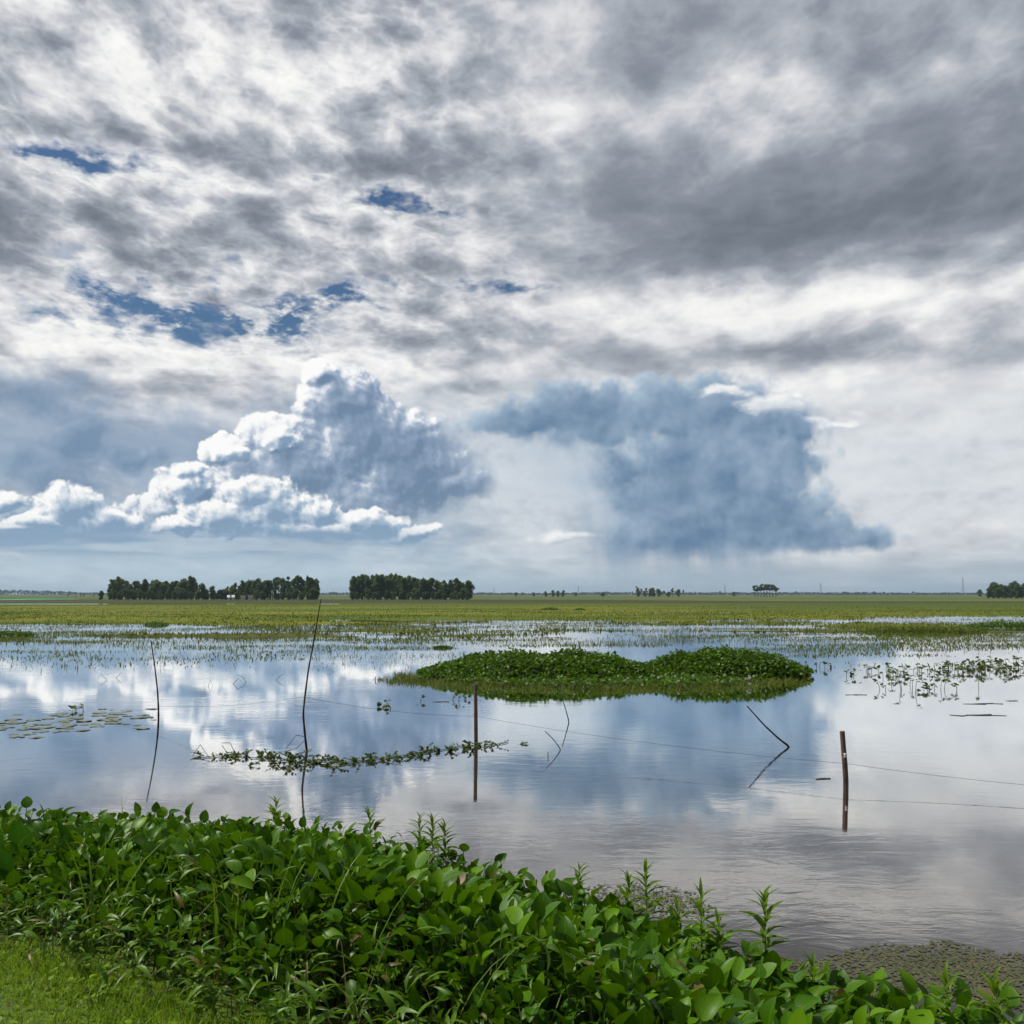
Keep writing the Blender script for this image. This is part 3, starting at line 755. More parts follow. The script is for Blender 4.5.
# ---------------------------------------------------------------- reeds, field grass, scum (uncountable)
def reeds():
    n = 170000
    y = 30+rng.beta(1.6, 1.7, n)*85; u = rng.uniform(-.62, .62, n); x = u*y
    cl = fbm(x/5, y/3.0, 91, 3)+.5*fbm(x/1.6, y/1.2, 92, 2)
    dens = np.interp(y, [30, 36, 44, 58, 90, 115], [0, .10, .55, .85, .6, .5])
    dens = dens*np.where((u < -.05), np.interp(y, [30, 38, 46], [.3, 1.0, 1.2]), 1)
    clear = (u > -.02) & (u < .22) & (y < 52)                       # open water round the island
    zl = land_z(x, y)
    keep = (rng.random(n) < dens*sstep(cl, -.14, .22)) & ~clear & (zl < .06) & (zl > -.8)
    x, y = x[keep], y[keep]; N = len(x)
    L = rng.uniform(.06, .22, N)*(.6+1.0*rng.random(N)**3); W = rng.uniform(.010, .026, N)*np.interp(y, [30, 100], [1, 1.7])
    mb = MB(); arching(mb, np.stack([x, y, np.full(N, -.02)], -1), rng.uniform(0, 6.28, N), rng.uniform(0, 1.1, N), L, W, rng.uniform(0, 1.5, N), 3)
    tag(mb.build('reeds', M['reed']), 'scattered thin green reeds standing in the shallow marsh water', 'reeds', kind='stuff')
    n = 90000
    y = 50+rng.beta(1.0, 2.0, n)*200; u = rng.uniform(-.60, .60, n); x = u*y
    zl = land_z(x, y); keep = (zl > -.05) & (rng.random(n) < .35+.65*sstep(fbm(x/(5+y*.06), y/(2+y*.03), 141, 3), -.12, .16))
    x, y, zl = x[keep], y[keep], zl[keep]; N = len(x)
    L = rng.uniform(.10, .26, N)*np.interp(y, [50, 75, 110], [1.0, 1, .8]); W = rng.uniform(.05, .13, N)
    mb = MB(); arching(mb, np.stack([x, y, zl-.02], -1), rng.uniform(0, 6.28, N), rng.uniform(0, .6, N), L, W, rng.uniform(.2, 1.2, N), 2)
    tag(mb.build('field_grass', M['field']), 'low olive green grass covering the flooded field', 'grass', kind='stuff')
reeds()
def marsh_weed():
    n = 150000
    y = 36+rng.beta(1.5, 1.9, n)*70; u = rng.uniform(-.60, .60, n); x = u*y
    cl = fbm(x/(3+y*.05), y/(.8+y*.014), 131, 4, .6)
    keep = (cl > .10-.10*sstep(np.abs(u+.05), .12, .40)) & ~((u > -.20) & (u < .24) & (y < 48)) & (rng.random(n) < np.interp(y, [36, 44, 56, 110], [.12, .5, .8, .7]))
    zl = land_z(x, y); keep &= zl < .05
    x, y = x[keep], y[keep]; N = len(x)
    mb = MB(); arching(mb, np.stack([x, y, np.full(N, -.01)], -1), rng.uniform(0, 6.28, N), rng.uniform(.3, 1.3, N), rng.uniform(.05, .16, N), rng.uniform(.02, .06, N), rng.uniform(.2, 1.2, N), 2)
    tag(mb.build('marsh_weed', M['fringe']), 'low floating weed scattered in thin bands over the shallow marsh', 'floating weed', kind='stuff')
marsh_weed()

DISC = (lambda a: (np.stack([np.cos(a), np.sin(a), 0*a], -1), np.array([[0,1,2,3],[0,3,4,5]]), np.stack([np.cos(a)*.5+.5, np.sin(a)*.5+.5], -1)))(np.arange(6)*math.pi/3)
def scum():
    def patch(n, cx, cy, rx, ry, tilt, seed):
        x = rng.normal(0, 1, n)*rx; y = rng.normal(0, 1, n)*ry
        k = ((x/rx)**2+(y/ry)**2+5.0*fbm(x*1.8, y*2.6, seed, 4, .6)) < 1.7
        x, y = x[k], y[k]; return cx+x, cy+y+tilt*x
    P = [patch(17000, 3.35, 7.2, 1.25, .46, -.12, 1), patch(2200, 1.05, 8.95, .45, .34, -.1, 2), patch(2600, 4.9, 6.6, 1.2, .4, -.1, 3), patch(500, -2.6, 10.9, .5, .2, 0, 4)]
    x = np.concatenate([p_[0] for p_ in P]); y = np.concatenate([p_[1] for p_ in P]); N = len(x)
    L = rng.uniform(.004, .016, N)
    Mx, _ = frames(rng.uniform(0, 6.28, N), rng.normal(0, .04, N), rng.normal(0, .03, N), L)
    mb = MB(); mb.inst(DISC, np.stack([x, y, np.full(N, .006)], -1), Mx)
    tag(mb.build('pond_scum', M['scum']), 'drab green scum of tiny floating leaves on the near water at right', 'pond scum', kind='stuff')
scum()

# ---------------------------------------------------------------- floating island
def island():
    t = thing('floating_island', 'large floating island of water hyacinth with two dark green humps', 'plant island', (2.4, 30.0, 0))
    def hump(x, y, c, r, h):
        q = 1-((x-c[0])/r[0])**2-((y-c[1])/r[1])**2
        return h*np.clip(q, 0, 1)**.72
    skirt = lambda x, y: hump(x, y, (2.5, 32.0-.02*(x-2.5)), (6.3, 4.2), .12)
    h1 = lambda x, y: hump(x, y, (1.0, 32.9), (4.1, 2.6), .74)
    h2 = lambda x, y: hump(x, y, (6.8, 33.4), (2.9, 2.2), .70)
    wob = lambda x, y: .96+1.15*fbm(x*1.0, y*1.0, 15, 5, .65)
    # wet mat under the leaves
    a = np.linspace(-7.4, 7.4, 90); b = np.linspace(-4.9, 4.9, 60); A, B = np.meshgrid(a+2.6, b+31.2)
    Z = np.maximum(skirt(A, B), np.maximum(h1(A, B), h2(A, B))*.8)*wob(A, B)-.06
    mb = MB(); mb.add(np.stack([A-2.4, B-30, Z], -1).reshape(-1, 3), [GQ(*A.shape)]); mb.build('root_mat', M['mud'], t)
    def mass(name, hf, cx, rx, cy, ry, n, mat, lo, hi, up):
        x = cx+rng.uniform(-1, 1, n)*rx; y = cy+rng.uniform(-1, 1, n)*ry
        z = hf(x, y)*wob(x, y); k = z > .05; x, y, z = x[k], y[k], z[k]; N = len(x)
        d = rng.random(N)**.5
        L = rng.uniform(lo, hi, N)
        Mx, _ = frames(rng.uniform(0, 6.28, N), rng.normal(up, .45, N), rng.normal(0, .4, N), L, L*1.2)
        m_ = MB(); m_.inst(BROAD_LOW, np.stack([x-2.4, y-30, z*(.55+.45*d)+rng.uniform(-.03, .09, N)], -1), Mx)
        return m_.build(name, mat, t)
    mass('leaf_hump', h1, 1.0, 4.5, 32.9, 2.7, 22000, M['isle'], .06, .125, .5)
    mass('leaf_hump', h2, 6.8, 3.0, 33.4, 2.4, 15000, M['isle'], .06, .125, .5)
    mass('low_leaves', skirt, 2.5, 6.4, 32.0, 4.3, 17000, M['isle'], .06, .12, .4)
    n = 26000; x = 2.6+rng.uniform(-1, 1, n)*7.3; y = 31.2+rng.uniform(-1.1, .5, n)*4.6
    e = 1-((x-2.5)/6.4)**2-((y-32.0+.02*(x-2.5))/4.25)**2+.35*fbm(x*.9, y*1.2, 56, 3)
    k = (e > -.05) & (e < .85) & (np.maximum(h1(x, y), h2(x, y)) < .40) & (fbm(x*1.5, y*1.5, 55, 2) > -.12); x, y = x[k], y[k]; N = len(x)
    m_ = MB(); arching(m_, np.stack([x-2.4, y-30, skirt(x, y)*.5-.02], -1), rng.uniform(0, 6.28, N), rng.uniform(.2, 1.2, N), rng.uniform(.07, .24, N), rng.uniform(.012, .026, N), rng.uniform(.2, 1.4, N), 3)
    m_.build('grass_fringe', M['fringe'], t)
    for _ in range(9):
        q = rng.uniform(0, 1); x = rng.uniform(3.2, 7.6); y = rng.uniform(28.6, 31.0); z = float(max(skirt(x, y), h2(x, y)))+.10
        f_ = MB(); r = np.random.default_rng(int(q*1e6)); n = 9
        Mx, _ = frames(r.uniform(0, 6.28, n), r.uniform(.1, 1.2, n), r.normal(0, .3, n), np.full(n, .05)); f_.inst(BROAD_LOW, np.tile([(x-2.4, y-30, z)], (n, 1))+r.normal(0, .012, (n, 3)), Mx)
        f_.build('flower', M['flower'], t)
island()

# ---------------------------------------------------------------- floating vine
def vine():
    t = thing('floating_vine', 'long low floating vine of small leaves lying round the foot of the posts', 'water plant', (*spot(350, 760), 0))
    ox, oy = spot(350, 760)
    line = np.array([spot(px, py) for px, py in [(196,758),(225,757),(250,757),(275,761),(310,763),(350,763),(385,759),(420,754),(455,748),(485,746),(508,743)]])
    dens = np.array([.06,.22,.5,1,.8,1,.9,.7,.6,.4,.12])
    st = MB(); lv = MB()
    P = []; A = []
    for k in range(170):
        s = rng.uniform(0, 10); 
        if rng.random() > np.interp(s, range(11), dens): continue
        c = np.array([np.interp(s, range(11), line[:, q]) for q in (0, 1)])+rng.normal(0, 1, 2)*np.array([.12, .20])
        h = rng.uniform(.02, .09)*(2.0 if s < 3.6 and s > 2.6 else 1); az = rng.uniform(0, 6.28); ln = rng.uniform(.1, .9)
        pts = [np.array([c[0]-ox, c[1]-oy, -.01])+np.array([math.sin(az)*q*q*ln*.35, math.cos(az)*q*q*ln*.35, q*h]) for q in np.linspace(0, 1, 4)]
        lv.tube(pts, [.006, .005, .004, .003], 4)
        for q in np.linspace(.15, 1, 7):
            for _ in range(2):
                P.append(np.array([np.interp(q, np.linspace(0,1,4), [p_[i] for p_ in pts]) for i in range(3)])); A.append(rng.uniform(0, 6.28))
    ss_ = np.linspace(0, 10, 60)                         # the runner lying on the water
    st.tube(np.stack([np.interp(ss_, range(11), line[:, 0])-ox+rng.normal(0, .03, 60), np.interp(ss_, range(11), line[:, 1])-oy+rng.normal(0, .06, 60), np.full(60, .012)], -1), .006, 4)
    for (a, b, c) in [((193,757),(200,752),(210,760)),((222,744),(230,750),(236,757)),((286,750),(296,742),(306,738))]:
        lv.tube([(*(np.array(spot(*a))-(ox, oy)), .02), (*(np.array(spot(*b))-(ox, oy)), .12), (*(np.array(spot(*c))-(ox, oy)), .02)], .006, 4)
    P = np.array(P); N = len(P); L = rng.uniform(.028, .062, N)
    Mx, _ = frames(np.array(A), rng.normal(.5, .4, N), rng.normal(0, .4, N), L, L*1.15); lv.inst(BROAD_LOW, P, Mx)
    st.build('stem', M['stem'], t); lv.build('leaves', M['vine'], t)
vine()

# ---------------------------------------------------------------- posts, poles, wire
def post(label, px, base, top, lean, rad, mat, insul=None):
    x, y = spot(px, base); h = at(px, top, y)[2]
    t = thing('fence_post', label, 'fence post', (x, y, 0), 0, 'cut fence posts standing in the water')
    mb = MB(); zz = np.array([-.5, 0, h*.35, h*.7, h-.01, h])
    pts = np.stack([lean*zz/h+.002*np.sin(zz*9), .004*np.cos(zz*7), zz], -1)
    mb.tube(pts, rad*np.array([1.05, 1.0, 1.03, .97, .98, .86]), 9); mb.build('shaft', mat, t, False)
    if insul:
        zi = at(px, insul, y)[2]; k = MB()
        zs = np.array([-.03, -.024, -.008, .008, .024, .03]); rr = np.array([.012, .024, .016, .016, .024, .012])
        k.tube(np.stack([np.full(6, lean*zi/h), np.full(6, -rad-.014), zi+zs], -1), rr, 8); k.build('insulator', M['ceramic'], t)
    else:
        k = MB(); k.tube([(lean*.9-rad-.01, 0, h*.47), (lean*.9+rad+.01, -.0, h*.48)], .006, 5); k.build('nail', M['wire'], t)
    return x, y, h
P_R = post('brown wooden post with a white insulator standing alone on the right', 846, 781, 731, -.035, .037, M['post'], 755)
P_M = post('upright wooden post beside the right end of the floating vine', 476, 742.5, 684, -.012, .034, M['post'])
def pole(name, label, cat, pts_px, base, r0, r1, mat, group=None):
    """thin stick whose bends were measured on the photograph; foot at 'base'"""
    x, y = spot(*base)
    P = [np.array((x, y, -.4))-0, np.array((x, y, 0))]+[np.array(at(px, py, y)) for px, py in pts_px]
    P = np.array(P)-np.array((x, y, 0))
    t = np.arange(len(P)); tt = np.linspace(0, len(P)-1, 4*len(P)); pts = np.stack([np.interp(tt, t, P[:, q]) for q in range(3)], -1)
    pts[1:-1] = .5*pts[1:-1]+.25*(pts[:-2]+pts[2:])
    rad = np.linspace(r0, r1, len(pts))*(1+.10*np.sin(np.arange(len(pts))*2.1))
    mb = MB(); mb.tube(pts, rad, 7); o = mb.build(name, mat, None, True, (x, y, 0))
    tag(o, label, cat, group)
    return o
pole('bamboo_pole', 'tall thin bent dark pole reaching above the far field', 'pole', [(305,735),(303,713),(308,672),(314,640),(321,599)], (307,752), .024, .009, M['pole'])
pole('bamboo_pole', 'shorter thin dark pole standing alone at far left', 'pole', [(158.5,708),(157.5,690),(154.5,664),(151,641)], (158.5,721), .024, .010, M['pole'])
pole('bent_stick', 'dark stick leaning steeply to the left out of the water left of the insulator post', 'stick', [(779,739),(764,725),(747,706)], (790,747), .022, .010, M['pole'])
pole('bent_stick', 'thin dark stick leaning left in front of the floating island', 'stick', [(567,714),(562,697)], (569,722), .014, .008, M['pole'])
pole('bent_stick', 'small pale stick slanting down to the water below the thin dark stick', 'stick', [(554,740),(545,731)], (561,750), .010, .007, M['pale_stick'])
pole('bent_stick', 'tiny upright twig under the small pale stick', 'stick', [(548,752)], (548,757), .008, .006, M['pole'])
def wire():
    y2 = spot(158, 721)[1]; y3 = spot(307, 752)[1]; 
    K = [at(159, 706, y2), at(304, 697, y3), (P_M[0], P_M[1]-.045, at(476, 716, P_M[1])[2]), (P_R[0], P_R[1]-.065, at(845, 763, P_R[1])[2]), at(1270, 801, 12.2)]
    pts = []
    for a, b in zip(K[:-1], K[1:]):
        a, b = np.array(a), np.array(b)
        for q in np.linspace(0, 1, 12)[:-1]: p_ = a+(b-a)*q; p_[2] -= .07*4*q*(1-q); pts.append(p_)
    pts.append(np.array(K[-1])); pts = np.array(pts); o0 = pts[0].copy()
    mb = MB(); mb.tube(pts-o0, .0023, 5)
    tag(mb.build('wire', M['wire'], None, True, tuple(o0)), 'slack fence wire strung low over the water from pole to post', 'wire')
wire()
x, y = 8.95, 12.1
# ---------------------------------------------------------------- lily pads, water plants, twigs
PAD = (lambda a: (np.concatenate([[(0,0,0)], np.stack([np.cos(a), np.sin(a), .02*np.cos(3*a)], -1)]), np.array([[0,k,k+1,k+2] for k in range(1, 15, 2)]), np.zeros((17, 2))))(np.linspace(.25, 6.05, 16))
for k in range(120):
    px = rng.uniform(-40, 156)
    py = 729-.08*px+rng.normal(0, 6)
    py = min(max(py, 709), 742)
    x, y = spot(px, py); r = rng.uniform(.06, .18)
    mb = MB(); v, q, u = PAD; mb.add(v*np.array([r, r*rng.uniform(.8, 1), r*1.4]), [q], u)
    o = mb.build('lily_pad', M['pad'], None, False, (x, y, .008+.004*rng.random())); o.rotation_euler = (rng.normal(0, .015), rng.normal(0, .015), rng.uniform(0, 6.28))
    tag(o, 'flat pale lily pad floating in the loose raft at far left', 'lily pad', 'lily pads floating at far left')
def water_plant(label, px, py, n, h, seed, group=None):
    r = np.random.default_rng(seed); x, y = spot(px, py)
    t = thing('water_plant', label, 'water plant', (x, y, 0), 0, group)
    st = MB(); lv = MB(); P = []; A = []
    w = .25*math.sqrt(n/8)
    n = max(4, int(n*.7))
    for k in range(n):
        bx, by = r.normal(0, w*1.5, 2); hh = h*r.uniform(.2, .75); az = r.uniform(0, 6.28); ln = r.uniform(0, .5)*hh
        pts = np.array([(bx, by, -.02), (bx+math.sin(az)*ln*.4, by+math.cos(az)*ln*.4, hh*.6), (bx+math.sin(az)*ln, by+math.cos(az)*ln, hh)])
        st = MB(); st.tube(pts, [.008,.007,.005], 4); st.build('stalk', M['stem'], t)
        for _ in range(4): P.append(pts[2]+r.normal(0, .04, 3)*(1,1,.5)); A.append(az+r.normal(0, 1.0))
    N = len(P); L = r.uniform(.06, .15, N); Mx, _ = frames(np.array(A), r.normal(.2, .4, N), r.normal(0, .4, N), L, L*1.1); lv.inst(BROAD_LOW, np.array(P), Mx)
    lv.build('leaves', M['vine'], t)
GRP = 'water plants in the patch at right'
LBL = 'low leafy water plant in the loose patch right of the island'
for k, (px, py, n, h) in enumerate([(886,673,8,.25),(893,678,8,.3),(902,676,10,.3),(911,672,10,.28),(925,672,9,.25),(938,671,9,.3),(948,677,9,.22),(955,671,10,.3),(966,674,10,.28),(975,669,12,.3),(984,673,12,.3),(992,668,12,.3),(999,673,12,.3),(1006,667,14,.32),(1013,672,12,.3),(1020,668,14,.35),(1028,673,14,.3),(1040,668,14,.3),(945,668,8,.25),(962,667,9,.22),(980,665,10,.3),(1000,664,10,.3),(1016,663,12,.3)]):
    water_plant(LBL, px, py, n, h, 300+k, GRP)
water_plant('dark leafy water plant standing foremost in the patch at right', 917, 689, 22, .46, 400)
water_plant('sparse stalky water plant just right of the dark foremost one', 938, 692, 5, .22, 401)
water_plant('small water plant standing alone right of the island tip', 845, 677, 6, .28, 402)
water_plant('thin water plant behind the right island tip', 828, 668, 5, .35, 403)
water_plant('pair of leafy stalks standing in open water at right', 863, 672, 5, .36, 404)
water_plant('small dark floating sprout in open water left of the island', 382, 707, 4, .10, 405)
water_plant('dark tangle of stalks in open water below the island left end', 440, 700, 5, .18, 406)
water_plant('low floating sprout at the left edge of the lily pads', 78, 712, 4, .2, 407)
def floating_twig(label, px, py, L, seed, rz=0):
    r = np.random.default_rng(seed); x, y = spot(px, py)
    mb = MB(); n = 7; pts = np.stack([np.linspace(-L/2, L/2, n), r.normal(0, .035*L, n), .002+.006*r.random(n)], -1)
    mb.tube(pts, .005+.005*r.random(n), 5)
    pts2 = np.stack([np.linspace(-L/5, L/3, 5), L*(np.linspace(.03, .16, 5)+r.normal(0,.02,5)), np.full(5, .006)], -1); mb.tube(pts2, .006, 5)
    o = mb.build('floating_twig', M['twig'], None, True, (x, y, 0)); o.rotation_euler = (0, 0, rz)
    tag(o, label, 'floating twig', 'twigs floating on the open water')
floating_twig('dark twig floating right of the island, farthest of the twigs', 856, 695, .55, 1)
floating_twig('long ragged twig floating upper of the two at far right', 983, 704, .95, 2)
floating_twig('long straight dark twig floating lower of the two at far right', 978, 715.5, 1.15, 3)
floating_twig('short twig floating beside the insulator post', 823, 779, .22, 4, .2)
floating_twig('short dark twig floating left of the middle of the island', 441, 702, .4, 5)
floating_twig('small twig at the right frame edge above the others', 1012, 701, .3, 6)
for k, (px, py, dx) in enumerate([(107,680,-9),(116,678,7),(208,686,5),(233,684,7),(246,682,-8),(276,680,6),(334,672,-8)]):
    x, y = spot(px, py); s_ = y/1024
    mb = MB(); h = rng.uniform(.10, .22)
    mb.tube([(0,0,-.1),(0,0,0),(dx*rng.uniform(.2,.9)*s_,0.02,h*.8),(dx*rng.uniform(.8,1.3)*s_,0.03,h*rng.uniform(.0,1.3))], [.007,.007,.006,.004], 5)
    o = mb.build('reed_stalk', M['pole'], None, True, (x, y, 0))
    tag(o, 'dark broken reed stalk bent over in open water left of the island', 'reed stalk', 'broken reed stalks in the open water')

# ---------------------------------------------------------------- weed mounds on the marsh
def weed_mound(label, px, py, w, h, dep, seed, mat='isle'):
    r = np.random.default_rng(seed); x0, y0 = spot(px, py)
    z0 = float(max(0, land_z(x0, y0)))
    n = int(400+420*w); a = r.uniform(0, 6.28, n); q = r.random(n)**.5
    x = np.cos(a)*q*w/2; y = np.sin(a)*q*dep/2
    z = h*np.sqrt(np.clip(1-q*q, 0, 1))*(1+.7*fbm(x*1.2, y*1.2, seed, 2))*r.uniform(.3, 1, n)
    L = r.uniform(.06, .16, n)*min(1, .5+w/6); Mx, _ = frames(r.uniform(0, 6.28, n), r.normal(.5, .5, n), r.normal(0, .4, n), L, L*1.2)
    mb = MB(); mb.inst(BROAD_LOW, np.stack([x*(1+.5*r.random(n)), y, z*(.25+.75*r.random(n))], -1), Mx)
    o = mb.build('weed_mound', M[mat], None, True, (x0, y0, z0))
    tag(o, label, 'weed mound', 'mounds of weed on the marsh')
weed_mound('dark rounded weed mound at the left frame edge in the marsh water', 8, 636, 2.6, .42, 2.4, 1)
weed_mound('small weed mound on the grass strip above the leftmost pole', 157, 625, 1.6, .3, 2.0, 2)
weed_mound('long low weed mound in the marsh above the right water plants', 922, 632, 6.5, .45, 3.0, 3, 'fringe')
weed_mound('dark weed mound at the right frame edge in the marsh', 1004, 628, 5.2, .62, 3.0, 4)
weed_mound('left of two small dark heaps out on the olive field', 550, 611, 2.0, .45, 1.5, 5)
weed_mound('right of two small dark heaps out on the olive field', 580, 611, 1.3, .4, 1.2, 6)
weed_mound('tiny dark tuft floating in the water behind the island left end', 443, 648, .7, .12, .5, 7)

# ---------------------------------------------------------------- trees
def tree_proto(kind, seed):
    r = np.random.default_rng(seed)
    H = 10.0
    t = bpy.data.objects.new('tree', None)
    tr = MB(); lv = MB(); blobs_ = []
    def limb(p0, p1, r0, r1):
        p0, p1 = np.array(p0), np.array(p1); mid = (p0+p1)/2+r.normal(0, .12, 3); tr.tube([p0, mid, p1], [r0, (r0+r1)/2, r1], 5)
    if kind == 'tall':                                     # narrow plantation tree
        tr.tube([(0,0,-.3),(.05,0,3),(.1,.05,6),(r.normal(0,.15),0,9)], [.18,.15,.11,.04], 6)
        for k in range(16):
            z = 1.4+8.0*(k+r.random())/16; a = r.uniform(0, 6.28); q = r.uniform(.2, 1.35)*(1.15-abs(z-5)/8)
            c = (math.cos(a)*q, math.sin(a)*q, z); limb((.07, 0, z-.9), c, .05, .02); blobs_.append((c, r.uniform(.6, 1.15), r.uniform(.7, 1.3)))
        blobs_.append(((0,0,9.3), .6, .9))
    elif kind == 'airy':                                   # feathery, gaps in the crown
        tr.tube([(0,0,-.3),(.1,0,3),(-.1,.05,6.5),(.1,0,9)], [.16,.13,.09,.03], 6)
        for k in range(8):
            z = r.uniform(4.6, 9.6); a = r.uniform(0, 6.28); q = r.uniform(.4, 1.6)
            c = (math.cos(a)*q, math.sin(a)*q, z); limb((0, 0, z-1.4), c, .05, .02); blobs_.append((c, r.uniform(.5, .8), r.uniform(.5, .8)))
    elif kind == 'round':                                  # broad bushy crown, foliage to the ground
        tr.tube([(0,0,-.3),(.1,0,2),(.0,.1,5)], [.25,.2,.12], 6)
        for k in range(18):
            z = 1.0+7.8*(k+r.random())/18; a = r.uniform(0, 6.28); q = r.uniform(.3, 2.6)*(1-abs(z-4.8)/7.5)
            c = (math.cos(a)*q, math.sin(a)*q, z); limb((0, 0, min(4.6, z*.7)), c, .07, .02); blobs_.append((c, r.uniform(.9, 1.6), r.uniform(.8, 1.4)))
    elif kind == 'clear':                                  # high tuft on a bare trunk
        tr.tube([(0,0,-.3),(.15,0,3.5),(.05,0,8)], [.22,.17,.12], 6)
        for k in range(9):
            a = r.uniform(0, 6.28); q = r.uniform(.1, 1.5); c = (math.cos(a)*q, math.sin(a)*q, r.uniform(4.9, 9.4)); limb((.05,0,4.6), c, .06, .02); blobs_.append((c, r.uniform(.7,1.1), r.uniform(.5,.9)))
    P = []
    for c, rx, rz in blobs_:
        n = int(95*rx*rx+40); d = r.normal(0, 1, (n, 3)); d /= np.linalg.norm(d, axis=1)[:, None]
        P.append(np.array(c)+d*np.array([rx, rx, rz])*(r.random(n)**.4)[:, None])
    P = np.concatenate(P); n = len(P); L = r.uniform(.25, .60, n)
    Mx, _ = frames(r.uniform(0, 6.28, n), r.normal(.2, .6, n), r.normal(0, .8, n), L, L*r.uniform(.5, 1.0, n)); lv.inst(QUAD, P, Mx)
    return tr.mesh('trunk'), lv.mesh('crown', False)
PROTO = {k: [tree_proto(k, s) for s in ss] for k, ss in dict(tall=(1,2,3,4), airy=(5,6), round=(7,8,9), clear=(10,11)).items()}
def land0(x, y): return float(land_z(np.array([x]), np.array([y]))[0])
def tree(kind, px, top, y, label, group, wide=1.0, mat='tree'):
    x = at(px, 600, y)[0]; z0 = land0(x, y)-.05
    h = at(px, top, y)[2]-z0
    tm, cm = random.choice(PROTO[kind]); s_ = h/9.9
    t = thing('tree', label, 'tree', (x, y, z0), random.uniform(0, 6.28), group); t.scale = (s_*wide, s_*wide, s_)
    link('trunk', tm, M['bark'], t); link('crown', cm, M[mat], t)
def grove(specs, label, group):
    for s_ in specs: tree(s_[0], s_[1], s_[2], s_[3], s_[4] if len(s_) > 4 else label, group, s_[5] if len(s_) > 5 else 1.0)
R = random.Random(5)
def fill(x0, x1, n, tops, y0, y1, kinds, wide=(.8, 1.3)):
    out_ = []
    for k in range(n):
        px = x0+(x1-x0)*(k+R.uniform(.1, .9))/n
        out_.append((R.choice(kinds), px, np.interp(px, tops[0], tops[1])+R.choice([R.uniform(-1.8,.5), R.uniform(0,3.5), R.uniform(1,4.5)]), R.uniform(y0, y1), None, R.uniform(*wide)))
    return out_
def planted(specs, label, group): 
    for k, px, top, y, _, w_ in specs: tree(k, px, top, y, label, group, w_)
planted(fill(108, 198, 30, ([108,120,132,160,185,196], [581,579,582,580,578,579]), 418, 434, ['tall','tall','tall','round']), 'tall dark tree in the dense grove at far left', 'trees of the far left grove', )
planted(fill(108, 210, 24, ([108,210], [590,589]), 408, 416, ['round']), 'low bushy tree along the front of the grove at far left', 'front trees of the far left grove')
tree('airy', 113, 578, 410, 'feathery tall tree at the left end of the far left grove', 'feathery trees', 1.2)
tree('airy', 120, 575, 412, 'tallest feathery tree near the left end of the far left grove', 'feathery trees', 1.2)
tree('airy', 126, 580, 408, 'third feathery tree with an open crown in the far left grove', 'feathery trees', 1.2)
tree('round', 101, 590, 410, 'low rounded tree standing off the left end of the far left grove', None, 1.0)
tree('round', 203, 583, 412, 'rounded tree filling the dip at the right end of the far left grove', None, 1.1)
tree('round', 213, 585, 410, 'last low tree at the right end of the far left grove', None, 1.1)
for _px, _tp in ((218,590),(222,588.5),(226.5,589)): tree('round', _px, _tp, 412, 'low bushy tree in the dip between the far left grove and the huts', 'low trees joining the two left groves', 1.2)
planted(fill(226, 319, 33, ([226,240,262,275,300,319], [585,582,579,577,577,580]), 418, 434, ['tall','tall','round','airy']), 'tall dark tree in the grove behind the two small huts', 'trees of the grove behind the huts')
planted(fill(234, 318, 20, ([234,318], [591,589]), 408, 416, ['round']), 'low bushy tree along the front of the grove behind the huts', 'front trees of the grove behind the huts')
planted(fill(350, 471, 46, ([350,360,390,410,430,471], [578,575,574,578,579,581]), 418, 434, ['tall','tall','tall','tall','round']), 'tall slender tree in the long even grove left of centre', 'trees of the long grove left of centre')
planted(fill(351, 471, 26, ([351,471], [589,589]), 408, 416, ['round']), 'low bushy tree along the front of the long grove left of centre', 'front trees of the long grove')
planted(fill(986, 1046, 16, ([986,995,1010,1046], [587,583,582,583]), 560, 590, ['round']), 'rounded dark tree in the grove at the right frame edge', 'trees of the grove at the right edge', )
planted([('clear', px, tp, 800, None, 1.25) for px, tp in [(755,585),(758,584.5),(761,584),(764,583),(767,583.5),(770,584),(773,584),(776,585.5)]], 'tree with a clear trunk in the small lone row right of centre', 'trees of the small row right of centre')
planted(fill(638, 684, 18, ([640,652,660,684], [590,588,589,589]), 850, 880, ['round','clear']), 'small round tree in the low clump right of the frame centre', 'trees of the low clump right of centre')
planted([('round', px, tp, 850, None, 1.1) for px, tp in [(546,591),(553,590),(558,590.5),(563,590)]], 'small dark tree in the tiny clump at the frame centre', 'trees of the tiny clump at centre')
planted(fill(64, 96, 10, ([64,96], [594,594]), 900, 930, ['round','tall']), 'small far tree in the thin row left of the groves', 'trees of the thin far row at left')
planted([('round', px, tp, 1000, None, 1.2) for px, tp in [(516,592),(534,592),(576,592),(602,592),(604,591.5),(734,591.5),(980,589)]], 'single small tree dotted along the far edge of the fields', 'single trees dotted along the far fields')
planted([('clear', 637, 585.5, 860, None, .8)], 'tall bare trunked tree at the left of the low clump right of centre', 'single tall tree')

# ---- far woods on the horizon: one mass, nobody could count
def far_woods():
    n = 16000; u = rng.uniform(-.75, .75, n); y = rng.uniform(2300, 3300, n); x = u*y
    top = 2+5.5*np.clip(.5+1.2*fbm(x/260, y*0+3, 7, 4), 0, 1)+8*sstep(u, -.38, -.50)
    z = .5+rng.random(n)**.7*top
    L = rng.uniform(2.0, 4.6, n); Mx, _ = frames(rng.uniform(0, 6.28, n), rng.normal(.3, .5, n), rng.normal(0, .6, n), L, L*1.3)
    mb = MB(); mb.inst(QUAD, np.stack([x, y, z-1.2], -1), Mx)
    tag(mb.build('far_woods', M['far'], None, False), 'hazy blue line of woods along the whole horizon', 'woods', kind='stuff')
far_woods()
